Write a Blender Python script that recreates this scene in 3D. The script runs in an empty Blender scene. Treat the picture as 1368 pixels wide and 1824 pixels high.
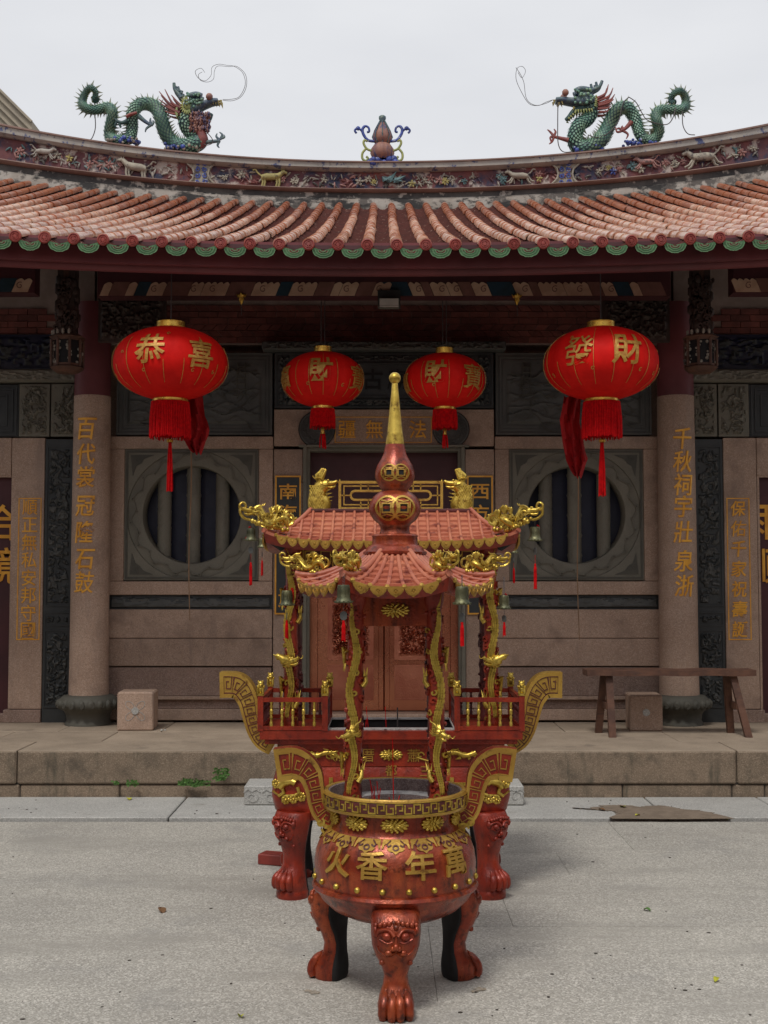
import bpy, bmesh, math, random
from mathutils import Vector, Matrix, Euler, noise
C = bpy.context.scene.collection
R = math.radians
PI = math.pi
# ---------------------------------------------------------------- camera
FPX, HOR, EYE = 2200.0, 1035.0, 1.6
PITCH = math.atan((HOR-912)/FPX)
ca, sa = math.cos(PITCH), math.sin(PITCH)
cam = bpy.data.objects.new('camera', bpy.data.cameras.new('camera')); C.objects.link(cam)
cam.location = (0, 0, EYE); cam.rotation_euler = (PI/2+PITCH, 0, 0)
cam.data.sensor_fit = 'VERTICAL'; cam.data.sensor_height = 36; cam.data.lens = 36*FPX/1824
cam.data.clip_start = .05; cam.data.clip_end = 2000
bpy.context.scene.camera = cam
# ---------------------------------------------------------------- overcast sky, soft sun
SUN_EL, SUN_AZ = 58, 200
w = bpy.data.worlds.new('World'); bpy.context.scene.world = w; w.use_nodes = True
nt = w.node_tree; nt.nodes.clear()
out = nt.nodes.new('ShaderNodeOutputWorld'); bg = nt.nodes.new('ShaderNodeBackground')
sky = nt.nodes.new('ShaderNodeTexSky'); sky.sky_type = 'NISHITA'; sky.sun_disc = False
sky.sun_elevation = R(SUN_EL); sky.sun_rotation = R(SUN_AZ); sky.air_density = 1; sky.dust_density = 3
hs = nt.nodes.new('ShaderNodeHueSaturation'); hs.inputs['Saturation'].default_value = .3
nt.links.new(sky.outputs[0], hs.inputs['Color'])
tc = nt.nodes.new('ShaderNodeTexCoord'); nz = nt.nodes.new('ShaderNodeTexNoise')
nz.inputs['Scale'].default_value = 2.2; nz.inputs['Detail'].default_value = 5; nz.inputs['Roughness'].default_value = .5
mp = nt.nodes.new('ShaderNodeMapping'); mp.inputs['Scale'].default_value = (1, 1, 3)
nt.links.new(tc.outputs['Generated'], mp.inputs[0]); nt.links.new(mp.outputs[0], nz.inputs[0])
rp = nt.nodes.new('ShaderNodeValToRGB')
rp.color_ramp.elements[0].position = .3; rp.color_ramp.elements[0].color = (.69, .705, .745, 1)
rp.color_ramp.elements[1].position = .72; rp.color_ramp.elements[1].color = (.85, .86, .885, 1)
nt.links.new(nz.outputs[0], rp.inputs[0])
vm = nt.nodes.new('ShaderNodeVectorMath'); vm.operation = 'SCALE'; vm.inputs['Scale'].default_value = 8.8
nt.links.new(rp.outputs[0], vm.inputs[0])
mx = nt.nodes.new('ShaderNodeMix'); mx.data_type = 'RGBA'; mx.inputs[0].default_value = .9
nt.links.new(hs.outputs[0], mx.inputs[6]); nt.links.new(vm.outputs[0], mx.inputs[7])
nt.links.new(mx.outputs[2], bg.inputs[0]); bg.inputs[1].default_value = .1
nt.links.new(bg.outputs[0], out.inputs[0])
sl = bpy.data.lights.new('sun', 'SUN'); sl.energy = 1.5; sl.angle = R(13); sl.color = (1, .96, .9)
so = bpy.data.objects.new('sun', sl); C.objects.link(so)
d = Vector((math.sin(R(SUN_AZ))*math.cos(R(SUN_EL)), math.cos(R(SUN_AZ))*math.cos(R(SUN_EL)), math.sin(R(SUN_EL))))
so.rotation_euler = d.to_track_quat('Z', 'Y').to_euler(); so.location = (0, 0, 30)
sc = bpy.context.scene
sc.view_settings.view_transform = 'Standard'; sc.view_settings.look = 'None'
sc.view_settings.gamma = 1; sc.view_settings.use_curve_mapping = False; sc.view_settings.exposure = .24
sc.render.engine = 'CYCLES'; sc.cycles.max_bounces = 6; sc.cycles.diffuse_bounces = 4; sc.cycles.use_denoising = True

def P(px, py, Y):
    u = (px-684)/FPX; v = (912-py)/FPX
    t = Y/(ca-v*sa)
    return Vector((u*t, Y, EYE+t*(v*ca+sa)))
def Zp(py, Y): return P(684, py, Y).z
def Xp(px, Y, py=1000): return P(px, py, Y).x
rnd = random.Random(7)
# ---------------------------------------------------------------- materials
def M(name, c1, c2=None, scale=4, c3=None, s3=40, lo3=.55, hi3=.62, rough=.7, metal=0, bump=.15, bscale=60,
      rand=0, speck=None, sscale=400, samt=.5, streak=None, stlo=.5, sthi=.65, stsc=(3, 3, .6), rvar=.15, coat=0, spec=.5, vor=None):
    m = bpy.data.materials.new(name); m.use_nodes = True
    t = m.node_tree; N = t.nodes; L = t.links
    b = N['Principled BSDF']
    g = N.new('ShaderNodeNewGeometry')
    def noi(sc_, det=4, ro=.6, vec=None):
        n = N.new('ShaderNodeTexNoise'); n.inputs['Scale'].default_value = sc_
        n.inputs['Detail'].default_value = det; n.inputs['Roughness'].default_value = ro
        L.new(vec or g.outputs['Position'], n.inputs['Vector']); return n.outputs[0]
    def rng(v, a, b_):
        r = N.new('ShaderNodeMapRange'); r.interpolation_type = 'SMOOTHSTEP'
        r.inputs[1].default_value = a; r.inputs[2].default_value = b_
        L.new(v, r.inputs[0]); return r.outputs[0]
    def mix(f, a, b_):
        x = N.new('ShaderNodeMix'); x.data_type = 'RGBA'
        if isinstance(f, float): x.inputs[0].default_value = f
        else: L.new(f, x.inputs[0])
        for s, v in ((6, a), (7, b_)):
            if isinstance(v, tuple): x.inputs[s].default_value = (*v[:3], 1)
            else: L.new(v, x.inputs[s])
        return x.outputs[2]
    col = mix(rng(noi(scale), .35, .65), c1, c2 or tuple(v*.75 for v in c1))
    if speck:
        vo = N.new('ShaderNodeTexVoronoi'); vo.inputs['Scale'].default_value = sscale
        L.new(g.outputs['Position'], vo.inputs['Vector'])
        sx = N.new('ShaderNodeSeparateColor'); L.new(vo.outputs['Color'], sx.inputs[0])
        f = rng(sx.outputs[0], .45, .95)
        mm = N.new('ShaderNodeMath'); mm.operation = 'MULTIPLY'; mm.inputs[1].default_value = samt
        L.new(f, mm.inputs[0]); col = mix(mm.outputs[0], col, speck)
        f2 = rng(sx.outputs[1], .7, .95)
        mm = N.new('ShaderNodeMath'); mm.operation = 'MULTIPLY'; mm.inputs[1].default_value = samt*.8
        L.new(f2, mm.inputs[0]); col = mix(mm.outputs[0], col, tuple(v*.45 for v in c1))
    if c3: col = mix(rng(noi(s3, 5, .65), lo3, hi3), col, c3)
    if streak:
        mpn = N.new('ShaderNodeMapping'); mpn.inputs['Scale'].default_value = stsc
        L.new(g.outputs['Position'], mpn.inputs[0])
        col = mix(rng(noi(2.2, 7, .7, mpn.outputs[0]), stlo, sthi), col, streak)
    if rand:
        oi = N.new('ShaderNodeObjectInfo')
        h = N.new('ShaderNodeHueSaturation'); L.new(col, h.inputs['Color'])
        r = N.new('ShaderNodeMapRange'); r.inputs[3].default_value = 1-rand; r.inputs[4].default_value = 1+rand
        L.new(oi.outputs['Random'], r.inputs[0]); L.new(r.outputs[0], h.inputs['Value']); col = h.outputs[0]
    L.new(col, b.inputs['Base Color'])
    rr = N.new('ShaderNodeMapRange'); rr.inputs[3].default_value = max(.05, rough-rvar); rr.inputs[4].default_value = min(1, rough+rvar)
    L.new(noi(scale*4, 5), rr.inputs[0]); L.new(rr.outputs[0], b.inputs['Roughness'])
    b.inputs['Metallic'].default_value = metal; b.inputs['Specular IOR Level'].default_value = spec
    if coat: b.inputs['Coat Weight'].default_value = coat; b.inputs['Coat Roughness'].default_value = .25
    if bump:
        bn = N.new('ShaderNodeBump'); bn.inputs['Strength'].default_value = bump; bn.inputs['Distance'].default_value = .01
        hh_ = noi(bscale, 6, .65)
        if vor:
            vo = N.new('ShaderNodeTexVoronoi'); vo.inputs['Scale'].default_value = vor; L.new(g.outputs['Position'], vo.inputs['Vector'])
            iv = N.new('ShaderNodeMath'); iv.operation = 'SUBTRACT'; iv.inputs[0].default_value = 1; L.new(vo.outputs['Distance'], iv.inputs[1])
            ad = N.new('ShaderNodeMath'); ad.operation = 'MULTIPLY_ADD'; ad.inputs[1].default_value = .25; L.new(hh_, ad.inputs[0]); L.new(iv.outputs[0], ad.inputs[2]); hh_ = ad.outputs[0]
        L.new(hh_, bn.inputs['Height']); L.new(bn.outputs[0], b.inputs['Normal'])
    return m
MT = dict(
 paving=M('paving', (.375,.355,.31), (.325,.307,.27), 1.1, speck=(.66,.63,.57), sscale=150, samt=.7, rough=.8, bump=.12, bscale=200, rand=.06,
          c3=(.27,.26,.24), s3=1.7, lo3=.52, hi3=.8, streak=(.30,.283,.25), stlo=.45, sthi=.75, stsc=(.3,1.1,1)),
 kerbstone=M('kerbstone', (.40,.395,.37), (.34,.335,.315), 2, speck=(.60,.59,.56), sscale=180, samt=.6, rough=.8, bump=.12, bscale=200, rand=.06, c3=(.26,.25,.22), s3=5, lo3=.6, hi3=.75),
 ground=M('ground', (.25,.245,.23), rough=.9),
 platform=M('platform', (.25,.185,.13), (.20,.15,.105), 3, speck=(.36,.28,.20), sscale=160, samt=.6, rough=.85, bump=.6, bscale=110, c3=(.12,.095,.07), s3=6, lo3=.5, hi3=.75, rand=.12, streak=(.10,.085,.06), stlo=.52, sthi=.7, stsc=(3,3,.5)),
 platform_top=M('platform_top', (.36,.285,.21), (.28,.22,.16), 2.5, speck=(.42,.35,.28), sscale=200, samt=.4, rough=.85, bump=.2, bscale=90, c3=(.19,.15,.115), s3=4, lo3=.55, hi3=.8, rand=.08),
 granite=M('granite', (.42,.29,.215), (.35,.235,.17), 2, speck=(.52,.39,.31), sscale=150, samt=.6, rough=.7, bump=.15, bscale=150, c3=(.22,.15,.115), s3=2.5, lo3=.52, hi3=.78, rand=.11, streak=(.25,.18,.145), stlo=.5, sthi=.75, stsc=(2.5,2.5,.35)),
 granite_rough=M('granite_rough', (.30,.20,.155), (.23,.155,.12), 3, speck=(.42,.32,.28), sscale=150, samt=.5, rough=.9, bump=.9, bscale=45, rand=.05),
 slate=M('slate', (.040,.044,.044), (.028,.032,.034), 4, rough=.55, bump=.2, bscale=80),
 slate_mid=M('slate_mid', (.095,.095,.088), (.070,.072,.068), 4, rough=.6, bump=.2, bscale=80),
 greenstone=M('greenstone', (.19,.175,.135), (.15,.14,.11), 3, rough=.7, bump=.2, bscale=90, speck=(.26,.25,.21), sscale=300, samt=.3),
 greenstone_dark=M('greenstone_dark', (.095,.09,.072), (.07,.068,.056), 4, rough=.7, bump=.2, bscale=90),
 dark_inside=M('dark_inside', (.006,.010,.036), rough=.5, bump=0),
 maroon=M('maroon', (.075,.018,.022), (.055,.014,.018), 3, rough=.55, bump=.05),
 fascia=M('fascia', (.17,.035,.040), (.12,.028,.033), 1.5, rough=.6, bump=.1, bscale=30, c3=(.05,.02,.02), s3=3, lo3=.6, hi3=.8),
 wood_dark=M('wood_dark', (.06,.035,.028), (.04,.025,.02), 6, rough=.7, bump=.3, bscale=40),
 wood_brown=M('wood_brown', (.13,.058,.034), (.075,.034,.022), 8, rough=.65, bump=.4, bscale=40, streak=(.07,.035,.025), stlo=.5, sthi=.7, stsc=(2,12,12)),
 wood_pole=M('wood_pole', (.30,.18,.10), rough=.7),
 brick=M('brick', (.21,.065,.05), (.14,.045,.036), 8, rough=.85, bump=.3, rand=.3),
 mortar=M('mortar', (.38,.29,.25), rough=.9),
 tile=M('tile', (.52,.25,.155), (.42,.155,.08), 2.2, c3=(.62,.40,.29), s3=7, lo3=.42, hi3=.6, rough=.30, rvar=.12, coat=.5, bump=.2, bscale=50, rand=.16, streak=(.18,.085,.06), stlo=.58, sthi=.75, stsc=(6,2,2)),
 tile_top=M('tile_top', (.46,.165,.08), (.37,.12,.06), 2.2, c3=(.50,.30,.24), s3=5, lo3=.5, hi3=.7, rough=.35, coat=.3, bump=.2, bscale=50, rand=.14, streak=(.13,.06,.04), stlo=.58, sthi=.75, stsc=(6,2,2)),
 pan=M('pan', (.13,.035,.025), (.085,.025,.02), 8, c3=(.40,.28,.22), s3=30, lo3=.6, hi3=.7, rough=.8, bump=.3),
 tile_red=M('tile_red', (.29,.042,.03), (.21,.032,.024), 10, rough=.5, bump=.2),
 drip_green=M('drip_green', (.12,.27,.13), (.085,.19,.10), 14, rough=.35, bump=.2, rand=.15),
 drip_light=M('drip_light', (.22,.38,.21), (.16,.30,.16), 14, rough=.35, bump=.2),
 plaster=M('plaster', (.42,.40,.36), (.33,.30,.26), 3, rough=.9, bump=.5, bscale=30, c3=(.12,.11,.10), s3=5, lo3=.5, hi3=.6, streak=(.035,.035,.035), stlo=.5, sthi=.6, stsc=(1.2,2,3)),
 plaster_black=M('plaster_black', (.09,.085,.08), (.04,.04,.042), 3, rough=.9, bump=.5, bscale=30, c3=(.40,.38,.34), s3=6, lo3=.55, hi3=.66),
 cap=M('cap', (.40,.38,.34), (.30,.29,.27), 3, rough=.85, bump=.4, bscale=30, c3=(.07,.09,.19), s3=9, lo3=.56, hi3=.64, streak=(.07,.065,.06), stlo=.56, sthi=.7, stsc=(3,3,3)),
 cap_red=M('cap_red', (.26,.17,.14), (.20,.13,.11), 3, rough=.85, bump=.3),
 frieze=M('frieze', (.20,.06,.05), (.10,.04,.05), 2, rough=.8, bump=.4, bscale=40, c3=(.42,.36,.32), s3=4.5, lo3=.54, hi3=.62, streak=(.03,.035,.07), stlo=.49, sthi=.62, stsc=(1.5,1.5,1.5)),
 cream=M('cream', (.38,.35,.28), (.27,.24,.20), 8, rough=.8, bump=.4, c3=(.10,.09,.085), s3=14, lo3=.53, hi3=.64),
 pinkc=M('pinkc', (.36,.20,.18), (.28,.13,.115), 8, rough=.8, bump=.4, c3=(.12,.09,.085), s3=14, lo3=.54, hi3=.66),
 yellowc=M('yellowc', (.42,.36,.13), (.30,.26,.10), 8, rough=.7, bump=.3, c3=(.14,.12,.06), s3=14, lo3=.58, hi3=.68),
 tealc=M('tealc', (.11,.21,.22), (.07,.13,.14), 8, rough=.7, bump=.4, c3=(.25,.27,.25), s3=12, lo3=.56, hi3=.66),
 bluec=M('bluec', (.04,.075,.34), (.03,.05,.20), 8, rough=.5, bump=.3, c3=(.35,.38,.45), s3=22, lo3=.58, hi3=.63),
 dscale=M('dscale', (.10,.24,.18), (.20,.33,.22), 7, rough=.45, bump=.3, bscale=60, c3=(.04,.075,.09), s3=8, lo3=.55, hi3=.68, rand=.1),
 dgreen=M('dgreen', (.028,.075,.07), (.018,.05,.055), 6, rough=.5, bump=.3, bscale=60, streak=(.02,.03,.05), stlo=.55, sthi=.7, stsc=(3,3,3)),
 dyellow=M('dyellow', (.34,.36,.11), (.22,.27,.10), 9, rough=.55, bump=.3),
 dspine=M('dspine', (.26,.29,.20), (.15,.18,.14), 12, rough=.6, bump=.2),
 dblue=M('dblue', (.045,.075,.13), (.09,.15,.14), 14, rough=.5, bump=.4, c3=(.20,.23,.20), s3=25, lo3=.56, hi3=.64),
 dred=M('dred', (.27,.07,.055), (.16,.05,.05), 9, rough=.6, bump=.3),
 gourd=M('gourd', (.30,.14,.095), (.20,.10,.09), 8, rough=.6, bump=.4, streak=(.05,.055,.13), stlo=.52, sthi=.62, stsc=(9,9,.8)),
 wire=M('wire', (.10,.09,.09), rough=.6, bump=0),
 red=M('red', (.33,.036,.014), (.21,.020,.010), 6, rough=.32, spec=.5, metal=.15, bump=.4, bscale=45, c3=(.06,.012,.009), s3=16, lo3=.5, hi3=.82, rvar=.16, streak=(.09,.014,.010), stlo=.47, sthi=.8, stsc=(7,7,1.2)),
 red_copper=M('red_copper', (.40,.078,.024), (.26,.034,.014), 8, rough=.30, spec=.6, metal=.4, bump=.3, bscale=30, c3=(.045,.012,.009), s3=20, lo3=.47, hi3=.74, streak=(.075,.016,.010), stlo=.44, sthi=.74, stsc=(9,9,1.2)),
 red_roof=M('red_roof', (.50,.17,.095), (.39,.105,.058), 6, rough=.42, bump=.35, bscale=40, c3=(.18,.032,.022), s3=16, lo3=.53, hi3=.68),
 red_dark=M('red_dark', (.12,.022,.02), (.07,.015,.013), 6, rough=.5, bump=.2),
 black=M('black', (.012,.011,.012), rough=.8, bump=.1),
 soot=M('soot', (.05,.035,.035), (.02,.015,.015), 8, rough=.9, bump=.5),
 ash=M('ash', (.45,.43,.41), (.30,.28,.27), 12, rough=.95, bump=.8, c3=(.10,.08,.08), s3=20, lo3=.55, hi3=.7),
 rimtop=M('rimtop', (.20,.135,.12), (.13,.085,.08), 20, speck=(.36,.30,.28), sscale=300, samt=.6, rough=.7, bump=.5, bscale=100),
 gold=M('gold', (.70,.51,.10), (.50,.34,.055), 18, rough=.33, metal=.75, bump=.2, bscale=60, c3=(.16,.085,.02), s3=34, lo3=.5, hi3=.74),
 gold_flat=M('gold_flat', (.56,.35,.07), (.42,.24,.045), 8, rough=.38, metal=.5, bump=.2, c3=(.17,.07,.02), s3=20, lo3=.54, hi3=.74),
 gold_text=M('gold_text', (.90,.46,.06), (.70,.32,.035), 7, rough=.45, metal=.1, bump=.1),
 bronze=M('bronze', (.16,.155,.08), (.08,.085,.05), 14, rough=.4, metal=.7, bump=.3),
 lantern=M('lantern', (.78,.010,.006), (.64,.006,.004), 5, rough=.65, spec=.18, bump=.06, bscale=160),
 tassel=M('tassel', (.62,.006,.008), (.42,.004,.006), 40, rough=.8, spec=.1, bump=.2),
 cloth=M('cloth', (.48,.008,.010), (.36,.006,.008), 9, rough=.8, bump=.1),
 gold_cap=M('gold_cap', (.75,.50,.10), (.60,.36,.05), 9, rough=.3, metal=.7, bump=.2, bscale=20),
 lgold=M('lgold', (.58,.34,.07), (.45,.20,.04), 40, rough=.4, metal=.3, bump=.1),
 copper=M('copper', (.52,.20,.125), (.40,.13,.08), 2.5, rough=.33, metal=.85, bump=.5, bscale=110),
 copper_plain=M('copper_plain', (.64,.27,.16), (.48,.17,.10), 1.2, rough=.27, metal=.9, bump=.05),
 cream_paint=M('cream_paint', (.60,.42,.29), (.48,.31,.21), 8, rough=.7, bump=.1),
 brown_paint=M('brown_paint', (.22,.10,.08), (.17,.08,.06), 8, rough=.7, bump=.1),
 teal_paint=M('teal_paint', (.014,.045,.075), (.012,.035,.05), 8, rough=.7, bump=.1),
 greenstone_hi=M('greenstone_hi', (.25,.235,.19), (.20,.19,.155), 5, rough=.7, bump=.2),
 wood_hi=M('wood_hi', (.095,.075,.06), (.07,.05,.04), 8, rough=.7, bump=.3),
 white=M('white', (.52,.51,.47), rough=.5, bump=0),
 leaf_green=M('leaf_green', (.07,.16,.03), (.10,.22,.05), 30, rough=.6),
 leaf_yellow=M('leaf_yellow', (.50,.46,.04), (.35,.40,.04), 30, rough=.6),
 leaf_brown=M('leaf_brown', (.20,.10,.04), rough=.8),
 dirt=M('dirt', (.06,.05,.04), rough=.9),
 mud=M('mud', (.22,.17,.125), (.17,.13,.095), 9, rough=.95, bump=.8, bscale=40),
 ochre=M('ochre', (.34,.29,.22), (.28,.24,.19), 2, rough=.9, bump=.2),
 stain=M('stain', (.29,.235,.165), (.31,.275,.23), 25, speck=(.5,.45,.38), sscale=170, samt=.5, rough=.9),
)
# ---------------------------------------------------------------- mesh builder
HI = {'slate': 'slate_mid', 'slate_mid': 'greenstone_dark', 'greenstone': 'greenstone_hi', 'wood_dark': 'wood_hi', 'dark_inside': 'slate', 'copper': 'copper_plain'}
class MB:
    def __init__(s): s.v = []; s.f = []; s.m = []; s.cur = 0
    def add(s, vs, fs, flip=False):
        o = len(s.v); s.v += [tuple(x) for x in vs]
        for f in fs:
            s.f.append(tuple(i+o for i in (reversed(f) if flip else f))); s.m.append(s.cur)
        return s
    def box(s, x0, x1, y0, y1, z0, z1, c=0):
        if x0 > x1: x0, x1 = x1, x0
        if y0 > y1: y0, y1 = y1, y0
        if z0 > z1: z0, z1 = z1, z0
        if c <= 0:
            v = [(x, y, z) for x in (x0, x1) for y in (y0, y1) for z in (z0, z1)]
            return s.add(v, [(0,1,3,2),(4,6,7,5),(0,4,5,1),(2,3,7,6),(0,2,6,4),(1,5,7,3)])
        c = min(c, (x1-x0)*.45, (y1-y0)*.45, (z1-z0)*.45)
        # chamfer only the front/top visible edges: nested rings around z
        v = []; f = []
        def ring(z, i, j):
            return [(x0+i+j, y0+i, z), (x1-i-j, y0+i, z), (x1-i, y0+i+j, z), (x1-i, y1-i-j, z), (x1-i-j, y1-i, z), (x0+i+j, y1-i, z), (x0+i, y1-i-j, z), (x0+i, y0+i+j, z)]
        rings = [ring(z0, c, 0), ring(z0+c, 0, c), ring(z1-c, 0, c), ring(z1, c, 0)]
        rings[0] = ring(z0, c, .0005); rings[3] = ring(z1, c, .0005)
        for r_ in rings: v += r_
        for k in range(3):
            for i in range(8):
                j = (i+1) % 8; f.append((k*8+i, k*8+j, k*8+8+j, k*8+8+i))
        f.append(tuple(range(7, -1, -1))); f.append(tuple(range(24, 32)))
        return s.add(v, f)
    def tube(s, pts, rad, n=8, caps=True, sq=1.0, up=None):
        pts = [Vector(p) for p in pts]
        if not hasattr(rad, '__len__'): rad = [rad]*len(pts)
        o = []; prev = None
        for i, p in enumerate(pts):
            t = (pts[min(i+1, len(pts)-1)]-pts[max(i-1, 0)])
            t = t.normalized() if t.length > 1e-9 else Vector((0, 0, 1))
            if prev is None:
                a = Vector(up) if up else (Vector((0, 1, 0)) if abs(t.y) < .9 else Vector((0, 0, 1)))
            else: a = prev
            a = (a-t*a.dot(t)); a = a.normalized() if a.length > 1e-6 else t.orthogonal().normalized()
            b = t.cross(a); prev = a
            for k in range(n):
                th = 2*PI*k/n; o.append(p+(a*math.cos(th)*sq+b*math.sin(th))*rad[i])
        f = []
        for i in range(len(pts)-1):
            for k in range(n):
                j = (k+1) % n; f.append((i*n+k, i*n+j, i*n+n+j, i*n+n+k))
        if caps: f.append(tuple(range(n-1, -1, -1))); f.append(tuple(range(len(o)-n, len(o))))
        return s.add(o, f)
    def lathe(s, prof, n=32, c=(0, 0, 0), a0=0, a1=2*PI, sx=1, sy=1, rib=None):
        full = abs(a1-a0-2*PI) < 1e-6; m = n if full else n+1
        v = []; f = []
        for r, z in prof:
            for k in range(m):
                th = a0+(a1-a0)*k/n; rr = r*(rib(th) if rib else 1)
                v.append((c[0]+rr*math.cos(th)*sx, c[1]+rr*math.sin(th)*sy, c[2]+z))
        for i in range(len(prof)-1):
            for k in range(n):
                j = (k+1) % m; f.append((i*m+k, i*m+j, i*m+m+j, i*m+m+k))
        return s.add(v, f)
    def sph(s, c, r, n=8, sx=1, sy=1, sz=1, rot=None):
        v = []; f = []; h = max(3, n//2)
        c = Vector(c)
        for i in range(h+1):
            a = PI*i/h
            for k in range(n):
                t = 2*PI*k/n
                q = Vector((math.sin(a)*math.cos(t)*sx, math.sin(a)*math.sin(t)*sy, math.cos(a)*sz))*r
                if rot: q = rot @ q
                v.append(c+q)
        for i in range(h):
            for k in range(n):
                j = (k+1) % n; f.append((i*n+k, i*n+n+k, i*n+n+j, i*n+j))
        return s.add(v, f)
    def cone(s, b, tip, r, n=4):
        b = Vector(b); tip = Vector(tip); t = (tip-b).normalized(); a = t.orthogonal().normalized(); c = t.cross(a)
        v = [b+(a*math.cos(2*PI*k/n)+c*math.sin(2*PI*k/n))*r for k in range(n)]+[tip]
        return s.add(v, [(k, (k+1) % n, n) for k in range(n)])
    def prism(s, poly, F, h0, h1):
        n = len(poly)
        v = [F(x, y, h0) for x, y in poly]+[F(x, y, h1) for x, y in poly]
        f = [tuple(range(n, 2*n)), tuple(range(n-1, -1, -1))]+[(i, (i+1) % n, n+(i+1) % n, n+i) for i in range(n)]
        return s.add(v, f)
    def ribbon(s, pts, w, F, h0, h1, closed=False, sub=0):
        if sub:
            q = []
            for i in range(len(pts)-(0 if closed else 1)):
                a = pts[i]; b = pts[(i+1) % len(pts)]
                k = max(1, int(math.hypot(b[0]-a[0], b[1]-a[1])/sub+.5))
                q += [(a[0]+(b[0]-a[0])*j/k, a[1]+(b[1]-a[1])*j/k) for j in range(k)]
            if not closed: q.append(pts[-1])
            pts = q
        n = len(pts); L = []; Rr = []
        for i in range(n):
            a = pts[i-1] if (i or closed) else pts[i]; b = pts[i]; c = pts[(i+1) % n] if (i < n-1 or closed) else pts[i]
            d1 = Vector((b[0]-a[0], b[1]-a[1])); d2 = Vector((c[0]-b[0], c[1]-b[1]))
            if d1.length < 1e-9: d1 = d2
            if d2.length < 1e-9: d2 = d1
            d1.normalize(); d2.normalize()
            n1 = Vector((-d1.y, d1.x)); n2 = Vector((-d2.y, d2.x)); m = n1+n2
            m = m.normalized() if m.length > .1 else n1
            k = w/2/max(.5, m.dot(n1))
            L.append((b[0]+m.x*k, b[1]+m.y*k)); Rr.append((b[0]-m.x*k, b[1]-m.y*k))
        v = []
        for i in range(n):
            v += [F(*Rr[i], h0), F(*Rr[i], h1), F(*L[i], h1), F(*L[i], h0)]
        f = []
        for i in range(n if closed else n-1):
            j = (i+1) % n
            for k in range(3): f.append((i*4+k, j*4+k, j*4+k+1, i*4+k+1))
        return s.add(v, f)
    def grid(s, nx, ny, F):
        v = [F(i/nx, j/ny) for j in range(ny+1) for i in range(nx+1)]
        return s.add(v, [(j*(nx+1)+i, j*(nx+1)+i+1, (j+1)*(nx+1)+i+1, (j+1)*(nx+1)+i) for j in range(ny) for i in range(nx)])
    def merge(s, o, mat=None):
        off = len(s.v); s.v += [tuple(mat @ Vector(p)) for p in o.v] if mat else o.v
        s.f += [tuple(i+off for i in f) for f in o.f]; s.m += o.m
        return s
    def mesh(s, name, mats, smooth=40):
        me = bpy.data.meshes.new(name); me.from_pydata(s.v, [], s.f)
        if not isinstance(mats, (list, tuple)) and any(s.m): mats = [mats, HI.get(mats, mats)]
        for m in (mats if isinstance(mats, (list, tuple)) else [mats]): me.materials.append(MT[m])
        if isinstance(mats, (list, tuple)): me.polygons.foreach_set('material_index', s.m)
        if smooth:
            me.polygons.foreach_set('use_smooth', [True]*len(me.polygons)); me.set_sharp_from_angle(angle=R(smooth))
        me.update(); return me
    def build(s, name, mats, parent=None, smooth=40, loc=None, **kw):
        return link(name, s.mesh(name, mats, smooth), parent, loc, **kw)
def link(name, me, parent=None, loc=None, rot=None, **kw):
    o = bpy.data.objects.new(name, me); C.objects.link(o)
    if parent: o.parent = parent
    if loc is not None: o.location = loc
    if rot is not None: o.rotation_euler = rot
    for k, v in kw.items(): o[k] = v
    return o
def thing(name, label, cat, loc=(0, 0, 0), rot=(0, 0, 0), group=None):
    o = link(name, None, None, loc, rot, label=label, category=cat)
    if group: o['group'] = group
    return o
def group_part(name, parent, loc=None, rot=None): return link(name, None, parent, loc, rot)
def copy_tree(o, parent=None, depth=0):
    c = o.copy(); C.objects.link(c)
    if parent: c.parent = parent
    for ch in o.children: copy_tree(ch, c)
    return c
def spline(pts, n=6):
    pts = [Vector(p) for p in pts]; o = []
    for i in range(len(pts)-1):
        p0 = pts[max(i-1, 0)]; p1 = pts[i]; p2 = pts[i+1]; p3 = pts[min(i+2, len(pts)-1)]
        for k in range(n):
            t = k/n
            o.append(.5*((2*p1)+(p2-p0)*t+(2*p0-5*p1+4*p2-p3)*t*t+(3*p1-p0-3*p2+p3)*t**3))
    o.append(pts[-1]); return o
def interp(tab, x):
    if x <= tab[0][0]: return tab[0][1]
    for (a, b), (c, d_) in zip(tab, tab[1:]):
        if x <= c: return b+(d_-b)*(x-a)/(c-a)
    return tab[-1][1]
# characters as solid lettering
_tc = {}
def glyph(ch, off=.012):
    off *= .5; off = min(off, .004) if ch in '發佑寶疆薄鼓廟' else off; k = (ch, off)
    if k in _tc: return _tc[k]
    c = bpy.data.curves.new('g', 'FONT'); c.body = ch; c.extrude = .05; c.offset = off; c.resolution_u = 2
    o = bpy.data.objects.new('g', c); C.objects.link(o)
    dg = bpy.context.evaluated_depsgraph_get(); dg.update()
    me = bpy.data.meshes.new_from_object(o.evaluated_get(dg))
    bpy.data.objects.remove(o); bpy.data.curves.remove(c)
    b = bmesh.new(); b.from_mesh(me); bmesh.ops.triangulate(b, faces=b.faces[:])
    for _ in range(3):
        lg = [e for e in b.edges if e.calc_length() > .22]
        if not lg: break
        bmesh.ops.subdivide_edges(b, edges=lg, cuts=1); bmesh.ops.triangulate(b, faces=[q for q in b.faces if len(q.verts) > 3])
    b.verts.index_update()
    v = [tuple(p.co) for p in b.verts]; f = [tuple(p.index for p in q.verts) for q in b.faces]; b.free(); bpy.data.meshes.remove(me)
    x0 = min(p[0] for p in v); x1 = max(p[0] for p in v); y0 = min(p[1] for p in v); y1 = max(p[1] for p in v)
    sc_ = 1/max(x1-x0, y1-y0)
    v = [((p[0]-(x0+x1)/2)*sc_, (p[1]-(y0+y1)/2)*sc_, p[2]) for p in v]
    _tc[k] = (v, f); return _tc[k]
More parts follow.
